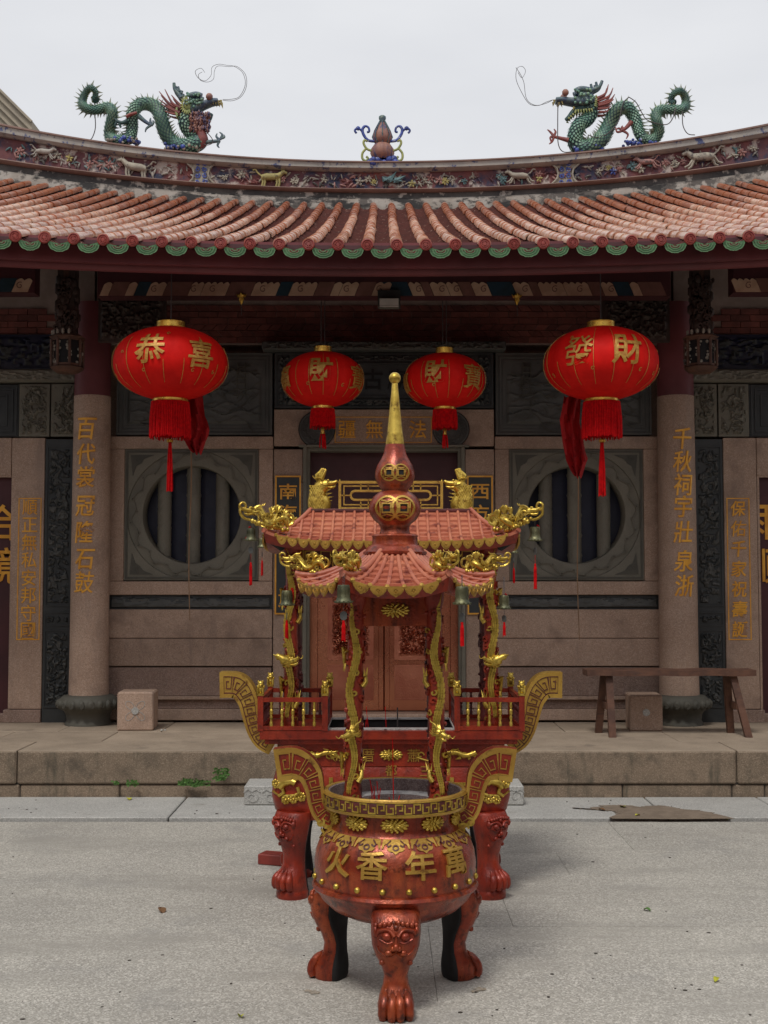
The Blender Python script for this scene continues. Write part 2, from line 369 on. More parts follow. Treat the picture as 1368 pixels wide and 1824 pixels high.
def put_glyph(mb, ch, F, s, t, wd, ht, th, off=.012, shear=0, rot=0):
    v, f = glyph(ch, off)
    cr, sr = math.cos(rot), math.sin(rot)
    vs = []
    for x, y, z in v:
        x += y*shear
        x, y = (x*cr-y*sr)*wd, (x*sr+y*cr)*ht
        vs.append(F(s+x, t+y, th*(1 if z > 0 else -.3)))
    mb.add(vs, f)
def plane_F(X, Y, Z): return lambda s, t, h: (X+s, Y-h, Z+t)
def relief(mb, x0, x1, z0, z1, Y, amp, freq, nx, nz, seed=0, edge=.03, kind='scroll', F=None, hi=1):
    """carved stone field: real relief on a fine grid"""
    def hgt(u, v):
        x = x0+(x1-x0)*u; z = z0+(z1-z0)*v
        fq = freq*(3.4 if kind == 'scroll' else 1); q = Vector((abs(x)*fq, z*fq, seed*7.3))
        if kind == 'scroll':
            wx = noise.noise(q)*2.2; wz = noise.noise(q+Vector((5, 9, 2)))*2.2
            a = math.sin((q.x+wx)*3.1+math.sin((q.y+wz)*2.6)*1.6); b = math.sin((q.y+wz)*3.3+wx*2)
            h = max(0, min(1, (a*.6+b*.5+.12)*3.2)); h *= .75+.35*math.sin(a*9+b*7)
        elif kind == 'peaks':
            h = 0
            for k in range(5):
                lv = .15+.17*k; rz = lv+.13*noise.noise(Vector((x*freq*1.3+k*9, seed, k)))*2+.05*abs(math.sin(x*freq*5+k))
                if v < rz: h = 1-.16*k-(.25 if rz-v < .03 else 0)*-1; break
            h += .25*noise.noise(q*4)
        else:
            h = .5+.7*noise.fractal(q*1.5, 1, 2, 4)
        e = min(u*(x1-x0), (1-u)*(x1-x0), v*(z1-z0), (1-v)*(z1-z0)) if x1 > x0 else 0
        return h*amp*min(1, max(0, e/edge))
    def G(u, v):
        h = hgt(u, v); x = x0+(x1-x0)*u; z = z0+(z1-z0)*v
        return F(x, z, h) if F else (x, Y-h, z)
    k = len(mb.f); mb.grid(nx, nz, G)
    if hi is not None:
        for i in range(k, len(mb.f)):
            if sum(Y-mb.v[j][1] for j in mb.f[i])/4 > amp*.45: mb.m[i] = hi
    return mb
def curl(cx, cz, r, a0, turns, dirn=1, n=14, k=.75):
    o = []
    for i in range(n+1):
        t = i/n; a = a0+dirn*turns*2*PI*t; rr = r*(1-k*t); o.append((cx+rr*math.cos(a), cz+rr*math.sin(a)))
    return o
# ================================================================ GROUND
g = MB().box(-400, 400, -400, 400, -.3, -.045).build('ground', 'ground', smooth=0, kind='structure')
pav = link('courtyard_paving', MB().box(-6, 6, 1.0, 8.34, -.06, -.02).mesh('courtyard_paving', 'dirt', 0), kind='structure')
rows = [1.78, 2.79, 3.80, 4.81, 5.83, 6.85, 7.40, 8.325]
for i in range(len(rows)-1):
    x = -5.8-rnd.random()*1.2
    if i == 6: x = -5.9
    while x < 5.6:
        wd = 3.0+rnd.random()*1.2
        dz = rnd.uniform(-.0006, .0006)
        MB().box(x+.0007, x+wd-.0007, rows[i]+.0022, rows[i+1]-.0022, -.04, dz, .0015).build('paving_slab', 'paving', pav, 0)
        x += wd
strip = link('drain_kerb', MB().box(-6, 6, 8.36, 9.16, -.06, -.01).mesh('drain_kerb', 'dirt', 0), kind='structure')
for a, b in ((-5.9, -3.35), (-3.34, -1.45), (-1.44, .3), (.31, 1.9), (1.91, 2.72), (2.73, 5.9)):
    MB().box(a, b, 8.365+rnd.uniform(0, .008), 9.15, -.04, .02+rnd.uniform(-.002, .002), .006).build('kerb_slab', 'kerbstone', strip, 0)
# closed courtyard, unseen: side galleries and entrance hall added to block low light
for s in (-1, 1):
    sg = link('unseen_gallery', None, kind='structure')
    x0 = s*6.3
    MB().box(x0, x0+s*.4, -6, 9.0, -.04, 1.1).build('plinth_wall', 'granite', sg, 0)
    MB().box(x0+s*.02, x0+s*.4, -6, 9.0, 1.1, 4.0).build('brick_wall', 'fascia', sg, 0)
    m = MB(); m.add([(x0-s*.9, -6, 3.75), (x0-s*.9, 9, 3.75), (x0+s*2.2, 9, 5.3), (x0+s*2.2, -6, 5.3), (x0-s*.9, -6, 3.65), (x0-s*.9, 9, 3.65), (x0+s*2.2, 9, 5.1), (x0+s*2.2, -6, 5.1)], [(0, 1, 2, 3), (7, 6, 5, 4), (0, 4, 5, 1), (2, 6, 7, 3), (1, 5, 6, 2), (0, 3, 7, 4)]).build('gallery_roof', 'tile_top', sg, 0)
eh = link('unseen_hall', None, kind='structure')
MB().box(-6.3, 6.3, -6.6, -6.2, -.04, 1.2).build('plinth_wall', 'granite', eh, 0)
MB().box(-6.3, -1.4, -6.6, -6.22, 1.2, 4.3).box(1.4, 6.3, -6.6, -6.22, 1.2, 4.3).build('brick_wall', 'fascia', eh, 0)
MB().box(-1.4, 1.4, -6.6, -6.4, 1.2, 4.3).build('gate_board', 'wood_dark', eh, 0)
MB().add([(-7, -5.2, 4.1), (7, -5.2, 4.1), (7, -8.5, 6.3), (-7, -8.5, 6.3), (-7, -5.2, 4.0), (7, -5.2, 4.0), (7, -8.5, 6.1), (-7, -8.5, 6.1)], [(0, 1, 2, 3), (7, 6, 5, 4), (0, 4, 5, 1), (2, 6, 7, 3), (1, 5, 6, 2), (0, 3, 7, 4)]).build('hall_roof', 'tile_top', eh, 0)
# raised platform the hall stands on
PT = .353
plat = link('stone_platform', MB().box(-6, 6, 9.17, 16, -.04, PT-.03).mesh('stone_platform', 'dirt', 0), kind='structure')
def xs_at(pxs, Y): return [(-6.0 if p is None and i == 0 else (6.0 if p is None else (p-684)*Y/FPX)) for i, p in enumerate(pxs)]
xs = xs_at([None, -900, 36, 1307, 2300, None], 9.14)
for a, b in zip(xs, xs[1:]):
    if b-a > .05:
        m = MB().box(a+.004, b-.004, 9.14, 9.68, .115, PT, .012); m.build('coping_stone', 'platform', plat, 0)
        MB().box(a+.006, b-.006, 9.146, 9.678, PT-.01, PT+.004, .004).build('tread_slab', 'platform_top', plat, 0)
xs = xs_at([None, 42, 218, 460, 700, 905, 1105, 1298, 1356, None], 9.15)
for a, b in zip(xs, xs[1:]):
    MB().box(a+.004, b-.004, 9.155, 9.5, -.02, .108, .01).build('plinth_stone', 'platform', plat, 0)
xs = [-6, -4.3, -3.05, -2.2, -1.0, .2, 1.15, 2.3, 3.2, 4.5, 6]
for k, (y0, y1) in enumerate(((9.685, 10.32), (10.325, 11.02))):
    for i, (a, b) in enumerate(zip(xs, xs[1:])):
        o_ = .35 if k else 0
        MB().box(a+.003+o_, b-.003+o_, y0, y1-.003, PT-.05, PT+rnd.uniform(0, .003), .004).build('platform_slab', 'platform_top', plat, 0)
# long low step in front of the platform
st = thing('stone_step', 'low pale grey carved stone step half hidden behind the two incense burners', 'step', (0, 8.95, .022))
xa, xb = Xp(437, 8.8), Xp(931, 8.8)
MB().box(xa, xb, -.14, .19, 0, .135, .008).build('step_block', 'kerbstone', st, 0)
m = MB()
for s in (-1, 1):
    m = MB(); F = plane_F(0, -.14, .06)
    for j in range(4):
        xx = s*(.93-j*.13)
        m.ribbon(curl(xx, 0, .045, 0, .9, s), .007, F, -.001, .005)
        m.ribbon([(xx-.06, .03), (xx-.03, .05), (xx, .035), (xx+.03, .05), (xx+.06, .03)], .006, F, -.001, .005)
    m.build('carved_scroll', 'kerbstone', st, 0)

# ================================================================ TEMPLE HALL
hall = thing('temple_hall', 'granite temple hall with curved red tiled roof, carved slate panels and two round windows', 'temple', (0, 11, PT))
hall.location = (0, 0, 0)
WY = 11.0
k5 = WY/FPX
def zz(py): return Zp(py, WY)
def blk(name, mat, x0, x1, z0, z1, y0=WY, y1=WY+.2, c=.006, parent=hall, **kw):
    return MB().box(x0, x1, y0, y1, z0, z1, c).build(name, mat, parent, 0, **kw)
wall = link('wall', MB().box(-6, -.72, 11.3, 11.5, PT-.2, 4.6).box(.72, 6, 11.3, 11.5, PT-.2, 4.6).box(-.73, .73, 11.3, 11.5, 2.82, 4.6).mesh('wall', 'granite', 0), hall)
def wb(mat, a, b, z0, z1, y0=WY, y1=11.12, s=1, c=.005, name='stone_block'):
    x0, x1 = (a, b) if s > 0 else (-b, -a)
    MB().box(x0, x1, y0, y1, z0, z1, c).build(name, mat, wall, 0)
g2 = .0025
for s in (-1, 1):
    A, B = .99, 2.455
    wb('granite', A+g2, B, zz(1137)+g2, zz(1085)-g2, s=s); wb('granite', A+g2, B, zz(1187)+g2, zz(1137)-g2, s=s)
    wb('granite_rough', A+.01, B, zz(1240), zz(1189), y0=WY+.012, s=s)
    wb('granite', A-.2, B+.3, zz(1246), zz(1240), y0=WY-.03, s=s, name='ledge_stone')
    wb('granite_rough', A-.2, B+.3, zz(1263), zz(1246), y0=WY+.02, s=s)
    wb('granite', A-.2, B+.3, PT+.02, zz(1263), y0=WY-.02, s=s, name='ledge_stone')
    wb('granite', A+g2, B, zz(1060)+g2, zz(1035)-g2, y0=WY-.01, s=s, name='sill_beam')
    wb('granite', A+g2, B, zz(800)+g2, zz(777)-g2, y0=WY-.012, s=s, name='head_beam')
    wb('granite', A+g2, 1.12-g2, zz(1035), zz(800), y0=WY-.006, s=s, name='window_jamb')
    wb('granite', 2.315+g2, B, zz(1035), zz(800), y0=WY-.006, s=s, name='window_jamb')
    # slate frieze with low carved hills
    m = MB(); x0, x1 = (A, B) if s > 0 else (-B, -A)
    m.box(x0, x1, WY+.03, 11.12, zz(1085), zz(1060))
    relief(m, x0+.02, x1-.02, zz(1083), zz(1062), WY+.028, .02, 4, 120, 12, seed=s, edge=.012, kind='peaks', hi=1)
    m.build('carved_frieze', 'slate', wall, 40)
    # round window
    cx = s*1.7175; cz = (zz(1034)+zz(800))/2; ro, ri, hw, hh = .575, .432, .596, (zz(800)-zz(1034))/2-.003
    rw = group_part('round_window', hall)
    m = MB(); n = 64; v = []; f = []
    for k in range(n):
        a = 2*PI*k/n+PI/4; c_, s_ = math.cos(a), math.sin(a); q = 1/max(abs(c_), abs(s_))
        for rr, yy in ((None, WY+.0), (ro+.004, WY+.0), (ro, WY+.018), (ri+.03, WY+.012), (ri+.008, WY+.02), (ri, WY+.05), (ri, WY+.2)):
            v.append((cx+c_*(q*hw if rr is None else rr), yy, cz+s_*(q*hh if rr is None else rr)))
    for k in range(n):
        for i in range(6):
            a = k*7+i; b = ((k+1) % n)*7+i; f.append((a, b, b+1, a+1))
    m.add(v, f); m.build('stone_frame', 'greenstone', rw, 30)
    m = MB(); F = plane_F(cx, WY, cz)
    fr = [(-hw+.02, -hh+.02), (hw-.02, -hh+.02), (hw-.02, hh-.02), (-hw+.02, hh-.02)]
    m.ribbon(fr, .018, F, -.002, .008, True)
    for sx in (-1, 1):
        for sz in (-1, 1):
            bx, bz = sx*(hw-.05), sz*(hh-.05)
            m.prism([(bx, bz), (bx-sx*.21, bz), (bx-sx*.12, bz-sz*.035), (bx-sx*.09, bz-sz*.075), (bx-sx*.05, bz-sz*.10), (bx-sx*.02, bz-sz*.19)][::(1 if sx*sz > 0 else -1)], F, -.001, .008)
            m.ribbon(curl(bx-sx*.07, bz-sz*.05, .035, 0, 1, sx), .008, F, .007, .013)
    m.build('spandrel_carving', 'greenstone_dark', rw, 0)
    m = MB()
    wave = []
    for k in range(121):
        a = 2*PI*k/120; wave.append(((ro+ri)/2+.016+.02*math.sin(a*16), a))
    m.ribbon([(math.cos(a)*r_, math.sin(a)*r_) for r_, a in wave[:-1]], .006, F, -.02, .002, True)
    for k in range(32):
        a = 2*PI*(k+.5)/32; rr = (ro+ri)/2+.016+.014*(-1)**k
        m.ribbon([(math.cos(a+t*.05)*(rr+.022*math.sin(t*2.2)*(-1)**k), math.sin(a+t*.05)*(rr+.022*math.sin(t*2.2)*(-1)**k)) for t in (0, .5, 1, 1.5)], .006, F, -.02, .001)
    m.build('vine_carving', 'greenstone', rw, 0)
    for j in (-1, 0, 1):
        m = MB(); x = cx+j*.262+.0; zr = math.sqrt(ri**2-(j*.25)**2)+.02
        pts = []; rad = []
        nseg = 5; z0 = cz-zr; z1 = cz+zr
        for q in range(41):
            t = q/40; ph = (t*nseg+j*.3) % 1
            pts.append((x, WY+.13, z0+(z1-z0)*t)); rad.append(.062+.007*math.exp(-((ph-.5)/.05)**2)-.004*math.exp(-((ph-.58)/.04)**2))
        m.tube(pts, rad, 14)
        for q in range(10):
            zc = z0+(z1-z0)*(q+.5)/10; sx = rnd.choice((-1, 1))
            for t in (-1, 0, 1):
                m.cone((x+sx*.01, WY+.075, zc), (x+sx*.035+t*.015, WY+.066, zc-.075+abs(t)*.02), .009, 4)
        m.build('bamboo_bar', 'greenstone', rw, 40)
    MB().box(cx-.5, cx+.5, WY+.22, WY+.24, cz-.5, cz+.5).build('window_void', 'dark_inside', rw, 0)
    # dark carved slate panel over the window
    z0, z1 = zz(775), zz(628); x0, x1 = (1.0, 2.40) if s > 0 else (-2.40, -1.0)
    m = MB().box(x0, x1, WY+.01, 11.12, z0, z1)
    F = plane_F((x0+x1)/2, WY+.01, (z0+z1)/2); hw, hh2 = (x1-x0)/2, (z1-z0)/2
    for q, e in ((.012, .018), (.045, .010), (.075, .008)):
        m.ribbon([(-hw+q, -hh2+q), (hw-q, -hh2+q), (hw-q, hh2-q), (-hw+q, hh2-q)], .016, F, -.001, e, True)
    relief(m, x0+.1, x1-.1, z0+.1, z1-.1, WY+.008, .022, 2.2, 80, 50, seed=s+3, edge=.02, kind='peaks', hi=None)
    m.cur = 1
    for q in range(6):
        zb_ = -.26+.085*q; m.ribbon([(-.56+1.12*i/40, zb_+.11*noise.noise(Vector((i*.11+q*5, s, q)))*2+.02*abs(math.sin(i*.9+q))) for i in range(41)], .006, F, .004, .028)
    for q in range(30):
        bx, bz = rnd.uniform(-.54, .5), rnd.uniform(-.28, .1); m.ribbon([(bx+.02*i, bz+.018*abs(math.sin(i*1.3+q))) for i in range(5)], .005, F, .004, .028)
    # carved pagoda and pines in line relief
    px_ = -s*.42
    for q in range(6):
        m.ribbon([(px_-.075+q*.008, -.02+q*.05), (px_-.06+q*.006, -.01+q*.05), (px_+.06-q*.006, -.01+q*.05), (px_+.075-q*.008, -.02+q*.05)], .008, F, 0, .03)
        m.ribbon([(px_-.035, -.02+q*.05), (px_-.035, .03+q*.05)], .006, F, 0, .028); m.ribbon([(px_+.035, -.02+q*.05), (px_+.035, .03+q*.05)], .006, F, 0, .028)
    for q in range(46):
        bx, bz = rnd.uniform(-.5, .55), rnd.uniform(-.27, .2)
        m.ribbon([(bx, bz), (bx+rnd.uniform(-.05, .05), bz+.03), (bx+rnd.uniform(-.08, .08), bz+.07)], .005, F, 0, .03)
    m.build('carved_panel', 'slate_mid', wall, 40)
    # side pieces beyond the column: dark strip, granite jamb, side door
    m = MB(); x0, x1 = (2.765, 3.02) if s > 0 else (-3.02, -2.765)
    m.box(x0, x1, WY-.02, 11.12, PT, zz(783))
    for (a, b, kd) in ((1260, 1122, 'scroll'), (1115, 1090, 'scroll'), (1080, 795, 'peaks')):
        F = plane_F((x0+x1)/2, WY-.02, (zz(a)+zz(b))/2); h_ = (zz(b)-zz(a))/2-.005
        m.ribbon([(-.11, -h_), (.11, -h_), (.11, h_), (-.11, h_)], .012, F, -.001, .01, True)
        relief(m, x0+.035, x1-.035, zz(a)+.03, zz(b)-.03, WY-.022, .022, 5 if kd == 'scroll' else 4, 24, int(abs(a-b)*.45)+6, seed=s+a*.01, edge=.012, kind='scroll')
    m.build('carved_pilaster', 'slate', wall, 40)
    wb('granite', 3.03, 3.325, .47, zz(780), y0=WY-.01, s=s, name='door_jamb')
    wb('granite_rough', 3.03, 3.36, PT, .465, y0=WY-.03, s=s, name='jamb_foot')
    wb('granite', 3.33, 4.9, zz(847), zz(780), y0=WY-.01, s=s, name='side_lintel')
    wb('granite', 4.9, 6, PT, zz(780), y0=WY-.01, s=s)
    sd = group_part('side_door', hall)
    x0, x1 = (3.33, 4.9) if s > 0 else (-4.9, -3.33)
    MB().box(x0, x1, WY+.06, 11.12, .43, zz(847)-.01).build('door_board', 'maroon', sd, 0)
    MB().box(x0, x1, WY-.02, 11.12, PT, .43, .005).build('threshold', 'granite_rough', sd, 0)
    MB().box(x0, x0+.02, WY-.004, 11.12, .43, zz(850)).box(x0, x1, WY-.004, 11.12, zz(850), zz(847)).build('door_trim', 'granite', sd, 0)
    for i, ch in enumerate('合境' if s < 0 else '雨順'):
        m = MB(); put_glyph(m, ch, plane_F((Xp(-1, WY) if s < 0 else Xp(1370, WY)), WY+.06, zz(930+i*78)), 0, 0, .30, .33, .012, .02)
        m.build('character', 'gold_text', sd, 0)
    # gold framed couplet on the jamb
    m = MB(); fx = s*3.155; z0, z1 = zz(1139), zz(888)
    F = plane_F(fx, WY-.01, (z0+z1)/2); h_ = (z1-z0)/2
    m.ribbon([(-.098, -h_), (.098, -h_), (.098, h_), (-.098, h_)], .009, F, -.001, .004, True)
    m.build('gold_border', 'gold_text', wall, 0)
    txt = '順正無私安邦守國' if s < 0 else '保佑千家祝壽誕'
    for i, ch in enumerate(txt):
        m = MB(); zc = z1-(i+.5)*(z1-z0)/len(txt)
        put_glyph(m, ch, plane_F(fx, WY-.01, zc), 0, 0, .135, .145, .008, .012 if s < 0 else .03, shear=0 if s < 0 else .1)
        m.build('character', 'gold_text', wall, 0)
    # grey carved tablets and slab shelf over the side bay
    for (a, b) in ((2.735, 2.975), (2.99, 3.26)):
        x0, x1 = (a, b) if s > 0 else (-b, -a)
        m = MB().box(x0, x1, WY-.03, 11.12, zz(778), zz(685))
        relief(m, x0+.02, x1-.02, zz(775), zz(688), WY-.028, .04, 4.2, 30, 52, seed=a*s, edge=.02)
        m.build('carved_tablet', 'greenstone', wall, 40)
    x0, x1 = (3.27, 4.9) if s > 0 else (-4.9, -3.27)
    m = MB().box(x0, x1, WY-.01, 11.12, zz(778), zz(685)); F = plane_F((x0+x1)/2, WY-.01, (zz(778)+zz(685))/2); h_ = (zz(685)-zz(778))/2
    for q in (.015, .05, .1): m.ribbon([(-.81+q, -h_+q), (.81-q, -h_+q), (.81-q, h_-q), (-.81+q, h_-q)], .014, F, -.001, .012, True)
    m.build('framed_panel', 'slate', wall, 0)
    x0, x1 = (2.7, 4.9) if s > 0 else (-4.9, -2.7)
    m = MB().box(x0, x1, WY-.1, 11.12, zz(683), zz(661), .01)
    relief(m, x0+.02, x1-.02, zz(681), zz(663), WY-.102, .018, 6, 110, 10, seed=4, edge=.01)
    m.build('shelf_slab', 'greenstone', wall, 40)
    x0, x1 = (2.9, 4.9) if s > 0 else (-4.9, -2.9)
    m = MB().box(x0, x1, WY+.0, 11.12, zz(657), zz(596)); relief(m, x0+.05, x1-.05, zz(655), zz(600), WY-.002, .02, 3, 90, 26, seed=s)
    m.build('painted_panel', 'dark_inside', wall, 40)
# centre: door surround
for s in (-1, 1):
    wb('granite', .725, .985, PT+.12, zz(860), s=s, name='door_jamb'); wb('granite', .725, .985, zz(860)+g2, zz(800), s=s, name='door_jamb')
    wb('granite_rough', .70, .99, PT, PT+.115, y0=WY-.03, s=s, name='jamb_foot')
    # narrow slate couplet board
    x = s*.855; z0, z1 = zz(1093), zz(849)
    bd = group_part('couplet_board', hall)
    MB().box(x-.112, x+.112, WY-.02, WY-.002, z0, z1).build('board', 'slate', bd, 0)
    m = MB(); F = plane_F(x, WY-.02, (z0+z1)/2); h_ = (z1-z0)/2
    m.ribbon([(-.108, -h_), (.108, -h_), (.108, h_), (-.108, h_)], .014, F, -.001, .008, True); m.build('gold_border', 'gold_text', bd, 0)
    for i, ch in enumerate('南海薄施' if s < 0 else '西方合下'):
        m = MB(); zc = zz(876+i*37 if i < 3 else 1068)
        put_glyph(m, ch, plane_F(x, WY-.02, zc), 0, 0, .165, .14, .008, .028); m.build('character', 'gold_text', bd, 0)
    m = MB(); m.lathe([(.0, .0), (.16, .0), (.165, .01), (.165, -.03)], 32)
    m.v = [(a+s*.6, WY-.006-c_, b+zz(765)) for a, b, c_ in m.v]
    rr = MB(); 
    def FR(x_, z_, h): return (s*.6+x_, WY-.012-h, zz(765)+z_)
    for q in range(14):
        a = 2*PI*q/14; m.ribbon([(p_[0], p_[1]) for p_ in curl(math.cos(a)*.1, math.sin(a)*.1, .032, a, 1.1)], .01, FR, -.01, .012)
    m.ribbon([(math.cos(2*PI*q/30)*.15, math.sin(2*PI*q/30)*.15) for q in range(30)], .012, FR, -.01, .01, True)
    m.ribbon(curl(0, 0, .05, 0, 2), .012, FR, -.01, .014)
    m.build('carved_roundel', 'slate_mid', wall, 30)
wb('granite', -.985, .985, zz(795)+g2, zz(729), name='lintel_stone')
m = MB(); F = plane_F(Xp(682.5, WY), WY, (zz(788)+zz(743))/2); h_ = (zz(743)-zz(788))/2
m.ribbon([(-.43, -h_), (.43, -h_), (.43, h_), (-.43, h_)], .007, F, -.001, .004, True); m.build('gold_border', 'gold_text', wall, 0)
for ch, px in (('疆', 618), ('無', 667), ('法', 744)):
    m = MB(); put_glyph(m, ch, plane_F(Xp(px, WY, 765), WY, zz(765)), 0, 0, .155, .165, .012, .016); m.build('character', 'gold_text', wall, 0)
# name board above
bd = group_part('name_board', hall)
z0, z1 = zz(728)+.003, zz(629)
m = MB().box(-.98, .98, WY-.01, 11.12, z0, z1)
F = plane_F(0, WY-.01, (z0+z1)/2); h_ = (z1-z0)/2
m.ribbon([(-.97, -h_+.01), (.97, -h_+.01), (.97, h_-.01), (-.97, h_-.01)], .016, F, -.001, .015, True)
for q in (0, .03): m.ribbon([(-.42-q, -h_+.1-q), (.42+q, -h_+.1-q), (.42+q, h_-.1+q), (-.42-q, h_-.1+q)], .012, F, -.001, .02, True)
relief(m, -.95, -.47, z0+.02, z1-.02, WY-.012, .03, 5, 46, 46, seed=9); relief(m, .47, .95, z0+.02, z1-.02, WY-.012, .03, 5, 46, 46, seed=9)
relief(m, -.45, .45, z1-.085, z1-.02, WY-.012, .02, 6, 80, 10, seed=2, edge=.01); relief(m, -.45, .45, z0+.02, z0+.085, WY-.012, .02, 6, 80, 10, seed=3, edge=.01)
m.build('board', 'slate', bd, 40)
for ch, px in (('古', 664), ('廟', 708)):
    m = MB(); put_glyph(m, ch, plane_F(Xp(px, WY, 675), WY-.01, zz(676)), 0, 0, .185, .185, .014, .03); m.build('character', 'black', bd, 0)
m = MB().box(-1.085, 1.085, WY-.14, 11.12, zz(628), zz(613), .01)
relief(m, -1.07, 1.07, zz(627), zz(614), WY-.142, .016, 6, 150, 8, seed=5, edge=.008)
m.build('shelf_slab', 'slate_mid', wall, 40)
# door moulding, transom, copper leaves
dw = group_part('doorway', hall)
m = MB()
for s in (-1, 1):
    a, b = (s*.69, s*.722)
    m.box(a, b, WY-.02, WY+.25, PT, zz(797)); m.box(s*.665, s*.69, WY+.02, WY+.25, PT, zz(803))
m.box(-.76, .76, WY-.035, WY+.1, zz(797), zz(793)); m.box(-.69, .69, WY+.02, WY+.25, zz(803), zz(797))
m.build('door_frame', 'greenstone', dw, 0)
MB().box(-.665, .665, WY+.16, WY+.24, zz(1014), zz(803)).build('transom_board', 'maroon', dw, 0)
MB().box(-.75, .75, 11.52, 11.56, 0, 3).build('door_gap_backing', 'black', dw, 0)  # added black backing, keeps bright sky from showing through the door gap
MB().box(-.72, .72, WY-.03, WY+.28, PT, PT+.075, .01).build('threshold', 'granite', dw, 0)
m = MB().box(-.665, -.60, WY+.16, WY+.24, PT+.075, zz(1012)).box(.60, .665, WY+.16, WY+.24, PT+.075, zz(1012))
m.build('copper_post', 'copper_plain', dw, 0)
for s in (-1, 1):
    x0, x1 = (.004, .598) if s > 0 else (-.598, -.004); za, zb = PT+.085, zz(1012)
    m = MB().box(x0, x1, WY+.19, WY+.23, za, zb)
    lf = m.build('door_leaf', 'copper_plain', dw, 0)
    m = MB(); cx = (x0+x1)/2
    z = za+.1
    for (h_, kd) in ((.30, 0), (.62, 1), (.12, 0)):
        F = plane_F(cx, WY+.19, z+h_/2)
        m.box(cx-.2, cx+.2, WY+.186, WY+.192, z, z+h_)
        m.ribbon([(-.2, -h_/2), (.2, -h_/2), (.2, h_/2), (-.2, h_/2)], .014, F, 0, .012, True)
        if kd:
            relief(m, cx-.17, cx+.17, z+.03, z+h_-.03, WY+.185, .03, 9, 50, 90, seed=3, edge=.04)
        z += h_+.06
    m.build('door_panel', 'copper', dw, 40)
    m = MB().box(s*.004, s*.05, WY+.183, WY+.2, za, zb, .004); m.build('meeting_stile', 'copper_plain', dw, 0)
# herringbone brickwork band under the eave
bw = group_part('brick_band', hall)
MB().box(-2.6, 2.6, WY+.055, 11.12, zz(612), 4.55).build('mortar_bed', 'mortar', bw, 0)
bh = .058; z = zz(610); row = 0; nb = 0
while z < 4.05:
    x = -2.55+(.09 if row % 2 else 0); dirn = (-1)**row
    slant = row % 4 in (1, 2)
    while x < 2.55:
        L_ = .175 if not slant else .10
        if abs(x) < 2.5:
            sh = .045*dirn if slant else 0
            m = MB(); vv = []
            for yy in (WY+.035+rnd.uniform(0, .006), WY+.08):
                vv += [(x+.003, yy, z+.003), (x+L_-.003, yy, z+.003), (x+L_-.003+sh, yy, z+bh-.003), (x+.003+sh, yy, z+bh-.003)]
            m.add(vv, [(0,1,2,3),(4,7,6,5),(0,4,5,1),(1,5,6,2),(2,6,7,3),(3,7,4,0)]); nb += 1
            m.build('brick', 'brick', bw, 0)
        x += L_
    z += bh; row += 1
for s in (-1, 1):
    m = MB(); x0, x1 = (2.62, 5) if s > 0 else (-5, -2.62); m.box(x0, x1, WY+.04, 11.12, zz(595), 4.55).build('side_band', 'mortar', bw, 0)
    z = zz(594); row = 0
    while z < 4.05:
        x = 2.95+(.09 if row % 2 else 0)
        while x < 3.6:
            m = MB().box(s*(x+.003), s*(x+.172), WY+.02, WY+.07, z+.003, z+.055); m.build('brick', 'brick', bw, 0)
            x += .175
        z += bh; row += 1
    # dark carved bracket boards beside the hanging posts
    x0, x1 = (1.85, 2.42) if s > 0 else (-2.42, -1.85)
    m = MB().box(x0, x1, 10.35, 10.40, 3.62, 4.15); relief(m, x0+.02, x1-.02, 3.64, 4.13, 10.348, .03, 5, 40, 36, seed=s)
    m.build('bracket_board', 'wood_dark', hall, 40)
# ---- columns
col = group_part('column', hall, (-2.575, 10.84, PT))
def fill_column(col, text, s):
    prof = [(.20, 0), (.20, .02), (.185, .04), (.19, .09), (.205, .12), (.25, .15), (.262, .185), (.255, .215), (.235, .24), (.215, .255), (.18, .262), (0, .262)]
    m = MB().lathe(prof, 40)
    for k in range(20):
        a = 2*PI*k/20; m.sph((math.cos(a)*.248, math.sin(a)*.248, .185), .046, 8, sx=.75, sy=.75, sz=.95); m.ribbon(curl(a*.25, .185, .024, a, .9, n=8), .009, lambda s_, t, h: (math.cos(s_/.25)*(.272+h), math.sin(s_/.25)*(.272+h), t), 0, .008)
    m.build('column_base', 'greenstone_dark', col, 50)
    top = zz(712)-PT
    MB().lathe([(.172, .262), (.168, .5), (.165, 1.8), (.16, top), (0, top)], 40).build('shaft', 'granite', col, 50)
    MB().lathe([(.158, top), (.155, 3.75-PT+.3)], 40).build('painted_shaft', 'fascia', col, 50)
    r = .166
    def F(s_, t, h): a = s_/r; return (math.sin(a)*(r+h), -math.cos(a)*(r+h), t)
    for i, ch in enumerate(text):
        py = (771, 815, 855, 905, 950, 997, 1037)[i] if s < 0 else (788, 828, 868, 906, 950, 1000, 1043)[i]
        m = MB(); put_glyph(m, ch, F, (-.015 if s < 0 else .02), zz(py)-PT, .165, .19, .009, .022, shear=.12); m.build('character', 'gold_text', col, 0)
fill_column(col, '百代裳冠隆石鼓', -1)
col2 = group_part('column', hall, (2.575, 10.84, PT)); fill_column(col2, '千秋祠宇壯泉浙', 1)
